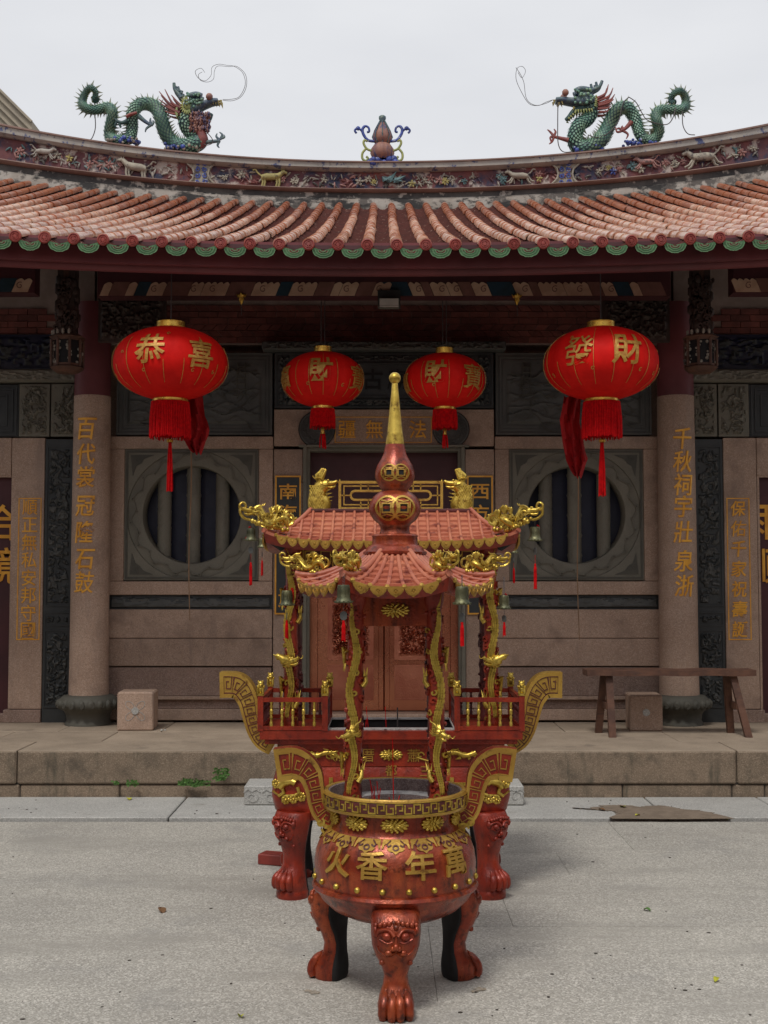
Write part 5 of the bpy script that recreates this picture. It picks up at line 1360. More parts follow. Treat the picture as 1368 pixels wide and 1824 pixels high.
def gold_dragon_pillar(parent, x, y, z0, z1, r, side, zh, hd, s=1.0, top=(0, 0), rear=False):
    """red relief pillar with a gilded dragon coiled on its front"""
    p = group_part('pillar', parent)
    ax = lambda z: (x+top[0]*(z-z0)/(z1-z0), y+top[1]*(z-z0)/(z1-z0))
    def F(a, z, h): c_ = ax(z); return Vector((c_[0]+math.cos(a)*(r+h), c_[1]+math.sin(a)*(r+h), z))
    m = MB(); pts = []; rr = []
    for i in range(25):
        z = z0+(z1-z0)*i/24; c_ = ax(z); pts.append((c_[0], c_[1], z)); rr.append(r*(1+.06*math.sin(i*1.9)+(.25 if i in (0, 1) else 0)+(.3 if i >= 23 else 0)))
    m.tube(pts, rr, 16)
    rs = random.Random(int(x*1000)+5)
    for q in range(34):
        a = rs.uniform(PI*.9, PI*2.1); z = rs.uniform(z0+.02, z1-.06)
        G = lambda a_, z_, h, a0=a, zz0=z: F(a0+a_/r, zz0+z_, h)
        m.ribbon(curl(0, 0, .017*s, rs.uniform(0, 6), 1.0, rs.choice((-1, 1)), n=9), .008*s, G, -.004, .007*s)
    for q in range(20): m.sph(F(rs.uniform(PI, 2*PI), rs.uniform(z0+.02, z1-.05), 0), rs.uniform(.008, .014)*s, 6, sy=.8)
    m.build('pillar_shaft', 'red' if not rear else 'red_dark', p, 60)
    if rear: return p
    af = -PI/2+side*.1
    def path(z, t): return F(af+side*(.34*math.sin(t*PI*3.4+.6)+.12), z, -.001*s)
    m = MB(); zt = z1-.045; N = 46; pts = [path(zt-(zt-zh)*i/N, i/N) for i in range(N+1)]
    rr = [(.004+.0095*min(1, i/N*2.6))*s*(1+.16*(i % 2)) for i in range(N+1)]
    m.tube(pts, rr, 10)
    for i in range(2, N, 1):
        c_ = ax(pts[i].z); o = Vector((pts[i].x-c_[0], pts[i].y-c_[1], 0)).normalized()
        for w_ in (-.9, -.3, .3, .9):
            d_ = (o*math.cos(w_)+Vector((-o.y, o.x, 0))*math.sin(w_)); q = pts[i]+d_*rr[i]
            m.cone(q+Vector((0, 0, .006*s)), q+d_*.004*s-Vector((0, 0, .010*s)), .0065*s, 4)
    for k in range(5): m.cone(pts[0]+Vector(((k-2)*.004, 0, -.01)), pts[0]+Vector(((k-2)*.010*s, -.004, .045*s)), .006*s, 4)
    # lower coil and claws
    N2 = 26; zl = z0+.055; p2 = [F(af+side*.28*math.sin(i/N2*PI*1.8+2.4), zh-.01-(zh-.01-zl)*i/N2, -.003*s) for i in range(N2+1)]
    r2 = [(.0145-.007*i/N2)*s*(1+.10*(i % 2)) for i in range(N2+1)]; m.tube(p2, r2, 9)
    for i in range(1, N2):
        c_ = ax(p2[i].z); o = Vector((p2[i].x-c_[0], p2[i].y-c_[1], 0)).normalized()
        for w_ in (-.8, 0, .8):
            d_ = (o*math.cos(w_)+Vector((-o.y, o.x, 0))*math.sin(w_)); q = p2[i]+d_*r2[i]; m.cone(q+Vector((0, 0, .006*s)), q+d_*.004*s-Vector((0, 0, .010*s)), .0065*s, 4)
    for q in range(9):
        z = z0+.05+(z1-z0-.12)*q/9; a = af+side*rs.uniform(-1.0, 1.0); G = lambda a_, z_, h, a0=a, zz0=z: F(a0+a_/r, zz0+z_, h)
        m.ribbon(curl(0, 0, .013*s, rs.uniform(0, 6), .9, rs.choice((-1, 1)), n=8), .006*s, G, -.002, .008*s)
    for zc, a_, k in ((zh+(zt-zh)*.35, -.9, 1), (zh+(zt-zh)*.62, .9, -1), (zl+.05, -.7, 1), (zh-.1, .8, -1)):
        b = F(af+a_*side, zc, .01*s); m.tube([b, F(af+a_*1.3*side, zc+.02*s, .018*s), F(af+a_*1.5*side, zc+.045*s*k, .012*s)], [.012*s, .010*s, .007*s], 6)
        for t in (-.25, 0, .25): m.cone(F(af+(a_*1.5+t)*side, zc+.045*s*k, .012*s), F(af+(a_*1.5+t*1.8)*side, zc+.080*s*k, .018*s), .006*s, 4)
    m.build('coiled_dragon', 'gold', p, 60)
    m = MB(); dragon_head(m, F(af, zh, .022*s), hd, (0, 0, 1), .050*s)
    m.build('dragon_head', 'gold', p, 60)
    return p
def ear_plate(parent, cl, wds, y, th, units, face, line, border, mirror, unit_dir=1, lw=.17):
    """flat S shaped handle with raised key fret"""
    pts = spline([(a, 0, b) for a, b in cl], 8); n = len(pts)
    wd = [interp([(i*8, w_) for i, w_ in enumerate(wds)], j) for j in range(n)]
    S = [0]
    for a, b in zip(pts, pts[1:]): S.append(S[-1]+(b-a).length)
    L_ = S[-1]; sg = -1 if mirror else 1
    def F(s, t, h, yy=-1):  # s 0..1, t -.5..+.5
        d_ = min(max(s, 0), 1)*L_; j = 0
        while j < n-2 and S[j+1] < d_: j += 1
        t_ = (d_-S[j])/(S[j+1]-S[j]); p = pts[j].lerp(pts[j+1], t_); tn = (pts[min(j+2, n-1)]-pts[max(j-1, 0)]).normalized()
        nr = Vector((-tn.z, 0, tn.x)); w_ = wd[j]+(wd[j+1]-wd[j])*t_; q = p+nr*w_*t
        return Vector((q.x*sg, y+yy*(th/2+h), q.z))
    P_ = group_part('handle', parent)
    m = MB(); v = []; N = 40
    for i in range(N+1):
        for t, yy in ((-.5, -1), (.5, -1), (.5, 1), (-.5, 1)): v.append(F(i/N, t, 0, yy))
    f = [(i*4+k, i*4+(k+1) % 4, i*4+4+(k+1) % 4, i*4+4+k) for i in range(N) for k in range(4)]+[(3, 2, 1, 0), (N*4, N*4+1, N*4+2, N*4+3)]
    m.add(v, f, mirror); m.build('plate', face, P_, 30)
    m = MB()
    for yy in (-1, 1):
        G = lambda s, t, h: F(s, t, h, yy)
        a = .018; e = .43
        loop = [(a, -e), (.25, -e), (.5, -e), (.75, -e), (1-a, -e), (1-a, e), (.75, e), (.5, e), (.25, e), (a, e)]
        q = []
        for i in range(len(loop)):
            A, B = loop[i], loop[(i+1) % len(loop)]
            for k in range(8): q.append((A[0]+(B[0]-A[0])*k/8, A[1]+(B[1]-A[1])*k/8))
        vv = []
        for (s, t) in q:
            ti = t*.80 if abs(t) >= e-1e-6 else t*.80; si = s+(.028 if s <= a+1e-6 else (-.028 if s >= 1-a-1e-6 else 0))
            vv += [G(s if abs(s-a) > 1e-6 else .001, .5 if t >= e-1e-6 else (-.5 if t <= -e+1e-6 else t*1.16), .0), G(s if abs(s-a) > 1e-6 else .001, .5 if t >= e-1e-6 else (-.5 if t <= -e+1e-6 else t*1.16), .004), G(si, ti, .004), G(si, ti, 0)]
        M_ = len(q); m.add(vv, [(i*4+k, ((i+1) % M_)*4+k, ((i+1) % M_)*4+k+1, i*4+k+1) for i in range(M_) for k in range(3)])
    m.build('border', border, P_, 0)
    U = (1-.09)/units
    for yy in (-1, 1):
        m = MB()
        for i in range(units):
            s0 = .045+U*i; g_ = lambda a, b: (s0+U*a, (-.33+.66*b)*unit_dir)
            pl = [g_(0, .02), g_(0, 1), g_(.80, 1), g_(.80, .28), g_(.30, .28), g_(.30, .70), g_(.55, .70)]
            # to length units
            q = []
            for A, B in zip(pl, pl[1:]):
                for k in range(4): q.append((A[0]+(B[0]-A[0])*k/4, A[1]+(B[1]-A[1])*k/4))
            q.append(pl[-1])
            W_ = sum(wds)/len(wds)
            G = lambda a, b, h: F(a/L_, b/W_, h, yy)
            m.ribbon([(a*L_, b*W_) for a, b in q], lw*W_*.36, G, 0, .0035)
            if i < units: m.ribbon([(g_(0, .02)[0]*L_, g_(0, .02)[1]*W_), (g_(1, .02)[0]*L_, g_(1, .02)[1]*W_)], lw*W_*.36, G, 0, .0035, sub=.02)
        m.build('key_fret', line, P_, 0)
    return P_
def coin_pair(m, F, rr, w_, d_=.006):
    for s in (-1, 1):
        cx = s*rr*.66
        m.ribbon([(cx+math.cos(2*PI*k/28)*rr*.9, math.sin(2*PI*k/28)*rr*.9) for k in range(28)], w_, F, -.004, d_, True)
        q = rr*.34; m.ribbon([(cx-q, -q), (cx+q, -q), (cx+q, q), (cx-q, q)], w_*.7, F, -.004, d_, True, sub=q)
        for k in range(4):
            a = k*PI/2; m.ribbon([(cx+math.cos(a+.75)*rr*.88, math.sin(a+.75)*rr*.88), (cx+math.cos(a)*rr*.48, math.sin(a)*rr*.48), (cx+math.cos(a-.75)*rr*.88, math.sin(a-.75)*rr*.88)], w_*.6, F, -.004, d_*.8)
def bell(px, py, Y, label, s=1.0, tas=1.0, top_py=None, bow=True, grp=None, gap=None):
    c = P(px, py, Y); o = thing('bell', label, 'bell', c, (0, 0, rnd.uniform(0, 3)), grp)
    h = .066*s
    m = MB().lathe([(r_*s, z*s) for r_, z in [(0, .066), (.021, .066), (.024, .060), (.023, .040), (.025, .020), (.030, .006), (.035, .002), (.033, -.002), (.027, .001), (.0, .055)]], 24)
    for k in range(8): a = k*PI/4; m.tube([(math.cos(a)*.0235*s, math.sin(a)*.0235*s, .055*s), (math.cos(a)*.0245*s, math.sin(a)*.0245*s, .022*s)], .0016*s, 4)
    for k in range(12): a = k*PI/6; m.sph((math.cos(a)*.0335*s, math.sin(a)*.0335*s, .003*s), .004*s, 5)
    m.build('bell_body', 'bronze', o, 40)
    m = MB(); zt = (P(px, top_py, Y).z-c.z) if top_py else .066*s+.03
    z = .066*s
    while z < zt: m.tube([(math.cos(a)*.004, 0, z+.006+math.sin(a)*.006) for a in [2*PI*k/6 for k in range(7)]], .0012, 3, caps=False); z += .010
    m.tube([(0, 0, .05*s), (0, 0, -.03*s)], .0012, 3); m.build('chain', 'wire', o, 0)
    m = MB().prism([(math.cos(2*PI*k/12)*.014*s*(1+.15*(k % 2)), math.sin(2*PI*k/12)*.018*s-.05*s) for k in range(12)], lambda a, b, h_: (a, -h_, b), -.0015, .0015); m.build('clapper_plate', 'slate_mid', o, 0)
    if tas:
        zt0 = -.072*s-(gap or 0); m = MB(); m.sph((0, 0, zt0), .006*s, 6)
        for k in range(9):
            a = k*.7; m.tube([(math.cos(a)*.002, math.sin(a)*.002, zt0), (math.cos(a)*.0055*s, math.sin(a)*.0055*s, zt0-.02*s), (math.cos(a)*.006*s, math.sin(a)*.006*s, zt0-.085*s*tas+rnd.uniform(-.004, .004))], .0022*s, 4)
        m.tube([(0, 0, -.06*s), (0, 0, zt0)], .0008, 3); m.build('tassel', 'tassel', o, 0)
    if bow:
        m = MB()
        for k in range(5): a = rnd.uniform(0, 6.3); m.tube(spline([(.012*s, -.02*s, .075*s), (.02*s+math.cos(a)*.012*s, -.03*s, .055*s+math.sin(a)*.018*s), (.026*s+math.cos(a+1)*.016*s, -.026*s, .03*s+math.sin(a)*.02*s)], 3), .0028*s, 4)
        m.build('ribbon_bow', 'tassel', o, 0)
    return o
# ---------------------------------------------------------------- front burner
FD = 4.95; FX = (703.5-684)*FD/FPX; kf = FD/FPX
fb_ = thing('incense_burner', 'front round red tripod incense burner with gourd spire tipped by gold ball', 'incense burner', (FX, FD, 0), group='incense burners in the courtyard')
zF = lambda py: Zp(py, FD)
prof = [(.0, .285), (.15, .288), (.20, .300), (.25, .325), (.29, .362), (.308, .392), (.322, .402), (.328, .412), (.322, .424), (.312, .428), (.316, .46), (.319, .50), (.313, .545), (.298, .585), (.275, .615), (.255, .630), (.247, .640), (.245, .665), (.247, .708), (.262, .714)]
MB().lathe(prof, 72).build('bowl', 'red_copper', fb_, 35)
m = MB().lathe([(.258, .710), (.280, .714), (.284, .720), (.284, .775), (.280, .781), (.266, .781), (.262, .776), (.258, .730)], 72); m.build('rim_band', 'gold_flat', fb_, 35)
m = MB().lathe([(.2635, .7785), (.2585, .775), (.255, .74), (.255, .729), (.165, .729), (.160, .720), (.158, .60), (0, .59)], 64); m.v = [(a, b, c_) for a, b, c_ in m.v]
m.f = [tuple(reversed(f)) for f in m.f]; m.build('inner_wall', 'rimtop', fb_, 35)
MB().lathe([(.164, .7295), (.250, .7305)], 48).build('ash_ledge', 'ash', fb_, 40)
MB().lathe([(.161, .69), (.158, .64), (0, .65)], 32).build('soot_pit', 'soot', fb_, 40)
m = MB()
for q in range(40): m.sph((rnd.gauss(0, .035), rnd.gauss(-.03, .03), .700+rnd.uniform(-.02, .02)), rnd.uniform(.01, .024), 6)
m.build('ash_heap', 'soot', fb_, 60); 
m = MB()
for q in range(14): m.sph((rnd.gauss(0, .025), rnd.gauss(-.03, .02), .718+rnd.uniform(-.006, .01)), rnd.uniform(.006, .014), 6, sz=.6)
m.build('ash_crust', 'ash', fb_, 60)
def cylF(r0, zc=0):
    return lambda s, t, h: (math.sin(s/r0)*(r0+h), -math.cos(s/r0)*(r0+h), zc+t)
rad_tab = sorted([(z, r) for r, z in prof[8:]])
def bowlF(a0, zc, r0=.319):
    def G(s, t, h): a = a0+s/r0; z = zc+t; r_ = interp(rad_tab, z)+h; return (math.sin(a)*r_, -math.cos(a)*r_, z)
    return G
# key fret round the rim
m = MB(); F = cylF(.284, .748); nU = 26; U = 2*PI*.284/nU
for i in range(nU):
    for sg in (1, -1):
        s0 = U*i+(0 if sg > 0 else U*.5); hh = .0165
        pl = [(0, -hh), (.0, hh), (.36*U, hh), (.36*U, -hh*.25), (.18*U, -hh*.25)] if True else []
        m.ribbon([(s0+a, b*sg) for a, b in pl], .0052, F, -.001, .0035)
    m.ribbon([(U*i, -.0225), (U*i+U*.5, -.0225), (U*i+U, -.0225)], .0022, F, -.001, .003); m.ribbon([(U*i, .0225), (U*i+U*.5, .0225), (U*i+U, .0225)], .0022, F, -.001, .003)
m.build('rim_key_fret', 'gold', fb_, 0)
m = MB().lathe([(.2843, .7265), (.2852, .728), (.2852, .769), (.2843, .7705)], 72); m.build('rim_field', 'red_dark', fb_, 35)
# chrysanthemum bosses on the neck
for a in range(0, 360, 36):
    m = MB(); r0 = .247
    G = lambda s, t, h, a0=R(a-1): (math.sin(a0+s/r0)*(r0+h), -math.cos(a0+s/r0)*(r0+h), .682+t)
    chrys(m, G, 0, 0, .052, .029, .011); m.build('flower_boss', 'gold', fb_, 60)
# ruyi collar
for i in range(16):
    m = MB(); G = bowlF(2*PI*i/16, .608, .30)
    m.prism([(-.054, .024), (-.055, .016), (-.056, -.004), (-.050, -.004), (-.046, .008), (-.036, .012), (-.032, .004), (-.034, -.006), (-.026, -.012), (-.012, -.014), (0, -.022), (.012, -.014), (.026, -.012), (.034, -.006), (.032, .004), (.036, .012), (.046, .008), (.050, -.004), (.056, -.004), (.055, .016), (.054, .024)], G, -.004, .005)
    cc = m.build('cloud_motif', 'gold_flat', fb_, 20); m = MB()
    m.ribbon([(math.cos(2*PI*k/12)*.011, -.001+math.sin(2*PI*k/12)*.008) for k in range(12)], .004, G, .003, .0065, True)
    for s in (-1, 1): m.ribbon([(s*.018, .008), (s*.030, .002), (s*.036, .010), (s*.028, .016), (s*.020, .022)], .004, G, .003, .0065)
    m.build('motif_line', 'red_dark', cc, 0)
for i in range(20):
    a = 2*PI*(i+.5)/20; r_ = .316; m = MB(); m.sph((math.sin(a)*r_, -math.cos(a)*r_, .450), .0125, 10); m.build('stud', 'gold', fb_, 60)
for ch, dg in (('火', -44), ('香', -16.5), ('年', 17), ('萬', 46)):
    m = MB(); put_glyph(m, ch, bowlF(R(dg), .545), 0, 0, .122, .104, .010, .03); m.build('character', 'gold_flat', fb_, 0)
# handles
cl = [((px-703.5)*kf, zF(py)) for px, py in ((494, 1362), (527, 1359), (552, 1374), (562, 1402), (567, 1430), (578, 1450), (600, 1462))]
for mir in (False, True):
    ear_plate(fb_, cl, [v_*kf for v_ in (58, 56, 43, 33, 30, 32, 36)], 0, .062, 7, 'red', 'gold_flat', 'gold_flat', mir, 1, .10)
for s in (-1, 1):
    m = MB(); G = lambda a, b, h: (s*(.265+a), -.03-h, .640+b)
    m.ribbon(curl(.0, -.012, .024, 0, 1.0, s), .009, G, -.05, .006); m.ribbon(curl(.03, .012, .018, 2, 1.0, -s), .008, G, -.05, .006); m.build('handle_scroll', 'gold', fb_, 0)
lsec = [(.40, 0, -.235, .080, .06), (.375, 0, -.265, .090, .065), (.34, 0, -.295, .093, .066), (.30, 0, -.308, .092, .064), (.26, 0, -.308, .088, .058), (.22, 0, -.298, .076, .050), (.185, 0, -.288, .056, .044), (.145, 0, -.280, .044, .040), (.11, 0, -.282, .048, .042), (.08, 0, -.292, .060, .052), (.045, 0, -.302, .068, .062), (.014, 0, -.304, .066, .062), (0, 0, -.302, .060, .056)]
for a in (0, 120, 240): lion_leg(fb_, R(a), (0, 0, 0), lsec, .305, .262, .086, 'red_copper', (.004, .066, .032, .0185))
# pillars, boards, roof
for sx in (-1, 1):
    gold_dragon_pillar(fb_, sx*.168, -.125, .725, 1.555, .0315, sx, 1.02, (sx*.75, -.65, -.35), .95, top=(-sx*.020, .01))
    gold_dragon_pillar(fb_, sx*.168, .125, .725, 1.555, .0275, sx, 1.02, (0, 1, 0), .95, top=(-sx*.020, -.01), rear=True)
m = MB()
for y in (-.125, .125): m.box(-.135, .135, y-.008, y+.008, 1.425, 1.58, .003)
for s in (-1, 1): m.box(s*.142, s*.156, -.10, .10, 1.425, 1.58)
m.build('lintel_board', 'red_copper', fb_, 0)
m = MB(); chrys(m, lambda a, b, h: (a, -.133-h, 1.487+b), 0, 0, .054, .029, .012); m.build('flower_boss', 'gold', fb_, 60)
def hex_roof(parent, r0, R0, ztop, zmid, lift, ribs, courses, nrib):
    rf = group_part('roof', parent)
    def RS(side, s, t, h=0):
        a = -PI/2+side*PI/3; ap = (r0+(R0-r0)*t)*math.cos(PI/6); hw = (r0+(R0-r0)*t)*.5
        z = ztop+(zmid-ztop)*(1-max(0, 1-t)**1.55)+lift*abs(s)**3*t**2+h
        px_, py_ = s*hw, -ap; ca_, sa_ = math.cos(a+PI/2), math.sin(a+PI/2)
        return Vector((px_*ca_-py_*sa_, px_*sa_+py_*ca_, z))
    for side in range(6):
        m = MB()
        for j in range(courses):
            t0, t1 = 1-j/courses, 1-(j+1)/courses; n = 14
            v = [RS(side, -1+2*i/n, t0, .011) for i in range(n+1)]+[RS(side, -1+2*i/n, t1-.01, -.001) for i in range(n+1)]+[RS(side, -1+2*i/n, t0, -.004) for i in range(n+1)]
            m.add(v, [(i, i+1, n+2+i, n+1+i) for i in range(n)]+[(2*n+2+i, 2*n+3+i, i+1, i) for i in range(n)])
        m.build('tile_courses', 'red_roof', rf, 0)
        for i in range(nrib):
            s = -.80+1.6*i/(nrib-1); m = MB()
            m.tube([RS(side, s, t/8, .006) for t in range(0, 9)], [.0085]*9, 8); m.build('tile_rib', 'red_roof', rf, 60)
        m = MB(); m.tube([RS(side, 1, t/10, .008) for t in range(0, 11)], [.011+.004*t/10 for t in range(11)], 8); m.build('corner_rib', 'red_roof', rf, 60)
        # eave board and underside
        m = MB(); n = 20
        v = []
        for i in range(n+1):
            s = -1+2*i/n; p = RS(side, s, 1); q = RS(side, s, .93); v += [p+Vector((0, 0, -.002)), Vector((q.x*1.01, q.y*1.01, p.z-.038-.02*abs(s)**4)), Vector((q.x*.72, q.y*.72, zmid-.005))]
        m.add(v, [(i*3+k, i*3+3+k, i*3+4+k, i*3+1+k) for i in range(n) for k in range(2)], True); m.build('eave_board', 'red', rf, 40)
        m = MB()
        for i in range(nrib-1):
            s = -.80+1.6*(i+.5)/(nrib-1); w_ = .8/(nrib-1)*.98*(R0*.5)
            c_ = RS(side, s, 1.0); e = (RS(side, s+.02, 1)-RS(side, s-.02, 1)).normalized(); o = Vector((c_.x, c_.y, 0)).normalized()
            G = lambda a, b, h, c_=c_, e=e, o=o: c_+e*a+Vector((0, 0, b))+o*(h+.002)
            m.prism([(-w_, .008), (-w_*.95, -.008), (-w_*.6, -.022), (-w_*.2, -.029), (0, -.033), (w_*.2, -.029), (w_*.6, -.022), (w_*.95, -.008), (w_, .008)], G, 0, .006)
            m.ribbon([(math.cos(2*PI*k/10)*.011, -.010+math.sin(2*PI*k/10)*.010) for k in range(10)], .004, G, .005, .009, True); m.sph(G(0, -.010, .006), .005, 6)
            m.ribbon([(-w_*.8, -.004), (-w_*.6, -.015), (-w_*.25, -.024), (w_*.25, -.024), (w_*.6, -.015), (w_*.8, -.004)], .003, G, .005, .008)
        for i in range(nrib):
            s = -.80+1.6*i/(nrib-1); c_ = RS(side, s, 1.005, .006); m.sph(c_, .011, 8)
        m.build('gilt_drip_edge', 'gold_flat', rf, 20)
        a = -PI/2+side*PI/3+PI/6; c_ = RS(side, 1, 1)
        o = link('corner_dragon', CD[side % 3], rf, (math.cos(a)*(R0-.045), math.sin(a)*(R0-.045), c_.z+.008), (0, -.08, a)); o.scale = (.68, .68, .68)
    return rf
hex_roof(fb_, .112, .40, 1.712, 1.572, .050, 6, 7, 6)
# spire
sp = group_part('spire', fb_)
spf = [(.0, 1.70), (.118, 1.700), (.128, 1.708), (.128, 1.716), (.118, 1.722), (.112, 1.735), (.094, 1.745), (.092, 1.752), (.090, 1.775), (.093, 1.780), (.088, 1.786), (.062, 1.79), (.058, 1.80), (.059, 1.820), (.064, 1.828), (.086, 1.845), (.100, 1.868), (.105, 1.890), (.100, 1.915), (.086, 1.938), (.066, 1.955), (.054, 1.962), (.055, 1.968), (.062, 1.978), (.074, 1.995), (.080, 2.018), (.079, 2.040), (.071, 2.065), (.057, 2.088), (.046, 2.110), (.041, 2.135), (.037, 2.150)]
MB().lathe(spf, 48).build('gourd_body', 'red_copper', sp, 40)
m = MB().lathe([(.0375, 2.148), (.0375, 2.155), (.031, 2.20), (.024, 2.27), (.017, 2.34), (.012, 2.395), (.010, 2.40)], 24); m.sph((0, 0, 2.418), .024, 16); m.build('gilt_tip', 'gold', sp, 50)
st_ = sorted([(z, r) for r, z in spf[12:]])
for zc, rr in ((1.888, .052), (2.030, .036)):
    r0 = interp(st_, zc); m = MB()
    G = lambda s, t, h: (math.sin(s/r0)*(interp(st_, zc+t)+h), -math.cos(s/r0)*(interp(st_, zc+t)+h), zc+t)
    coin_pair(m, G, rr, rr*.16); m.build('coin_ornament', 'gold_flat', sp, 0)
    m = MB()
    for s in (-1, 1): q = rr*.28; m.prism([(s*rr*.66-q, -q), (s*rr*.66+q, -q), (s*rr*.66+q, q), (s*rr*.66-q, q)], G, -.001, .0025)
    m.build('coin_hole', 'black', sp, 0)
# incense sticks in the front burner
def sticks(Y, spec, label, grp, zb, base):
    o = thing('incense_sticks', label, 'incense', (base[0], base[1], zb), group=grp)
    for (x, y, dx, dy, h_) in spec:
        MB().tube([(x, y, 0), (x+dx, y+dy, h_)], .0017, 4).build('stick', 'tassel', o, 0)
sticks(FD, [(-.085, 0, -.012, 0, .115), (-.07, -.02, -.03, .01, .13), (-.078, .01, -.005, 0, .10), (-.06, 0, -.012, 0, .12), (-.068, .02, .01, 0, .09)], 'bundle of thin red incense sticks leaning left in the front burner', 'incense sticks', .69, (FX, FD-.02))
sticks(FD, [(0, 0, -.004, .0, .27), (.012, .01, .012, 0, .045), (-.012, 0, -.006, 0, .04)], 'single tall thin incense stick standing at the centre of the front burner', 'incense sticks', .71, (FX-.006, FD-.03))
G1 = 'bells hanging from the burner roofs'
bell(612, 1073, 4.56, 'bronze bell at the front left corner of the round burner roof', .98, .85, 1025, False, G1)
bell(823, 1076, 4.56, 'bronze bell at the front right corner of the round burner roof', .98, 1.0, 1030, False, G1)
bell(511, 1078, 4.93, 'bronze bell with red ribbon at the far left corner of the round burner roof', .88, .9, 1030, True, G1)
bell(898, 1084, 4.93, 'bronze bell with red bow at the far right corner of the round burner roof', .80, .75, 1030, True, G1)
# ---------------------------------------------------------------- rear burner
BD = 6.60; BX = (696-684)*BD/FPX; YF = -.27; kr = (BD+YF)/FPX
rb = thing('incense_burner', 'rear rectangular red incense burner with pavilion roof, railings and tall key patterned handles', 'incense burner', (BX, BD, 0), group='incense burners in the courtyard')
zR = lambda py, y=YF: Zp(py, BD+y)
secs = [(.375, 0, 0, .50, .20), (.385, 0, 0, .555, .245), (.43, 0, 0, .600, .262), (.50, 0, 0, .617, .27), (.57, 0, 0, .612, .268), (.63, 0, 0, .595, .258), (.655, 0, 0, .585, .25)]
m = MB(); loft(m, secs, 64, 7); m.build('belly', 'red', rb, 40)
m = MB(); loft(m, [(.655, 0, 0, .583, .25), (.66, 0, 0, .588, .255), (.77, 0, 0, .588, .255), (.775, 0, 0, .60, .262)], 64, 9, False); m.build('neck', 'red', rb, 40)
m = MB()
def rect_ring(m, hx, hy, ix, iy, z0, z1):
    v = []
    for hx_, hy_ in ((hx, hy), (ix, iy)):
        for z in (z0, z1): v += [(-hx_, -hy_, z), (hx_, -hy_, z), (hx_, hy_, z), (-hx_, hy_, z)]
    f = []
    for k in range(4):
        j = (k+1) % 4; f += [(k, j, 4+j, 4+k), (8+k, 12+k, 12+j, 8+j), (4+k, 4+j, 12+j, 12+k), (k, 8+k, 8+j, j)]
    m.add(v, f)
rect_ring(m, .64, .285, .30, .20, .775, .80); m.build('table_molding', 'red', rb, 0)
m = MB(); rect_ring(m, .665, .30, .335, .235, .80, .842); m.build('table_top', 'red', rb, 0)
m = MB(); rect_ring(m, .336, .262, .32, .215, .8425, .850); m.build('ash_lip', 'ash', rb, 0)
m = MB().box(-.335, .335, -.235, .235, .70, .72); m.v.clear(); m.f.clear(); m.m.clear()
m.box(-.33, .33, -.23, .23, .72, .74); m.build('ash_bed', 'soot', rb, 0)
m = MB(); rect_ring(m, .334, .234, .328, .228, .72, .841); m.build('inner_wall', 'black', rb, 0)
FFn = lambda cx, cz, yy: (lambda a, b, h: (cx+a, yy-h, cz+b))
pxr = lambda px: (px-696)*kr
m = MB(); chrys(m, FFn(0, zR(1345), -.256), 0, 0, .058, .030, .012); m.build('flower_boss', 'gold', rb, 60)
for ch, px, py, sz in (('厝', 655, 1346, .066), ('蕭', 736, 1346, .066), ('都', 696, 1373, .058), ('三', 757, 1374, .058), ('圳', 540, 1322, .0), ):
    if sz: m = MB(); put_glyph(m, ch, FFn(pxr(px), zR(py), -.256 if py < 1360 else -.260), 0, 0, sz, sz, .005, .0); m.build('character', 'gold_flat', rb, 0)
for ch, px in (('山', 590), ('石', 650), ('廟', 735), ('古', 803)):
    m = MB(); put_glyph(m, ch, FFn(pxr(px), zR(1408), -.268), 0, 0, .15, .13, .010, .04); m.build('character', 'gold', rb, 0)
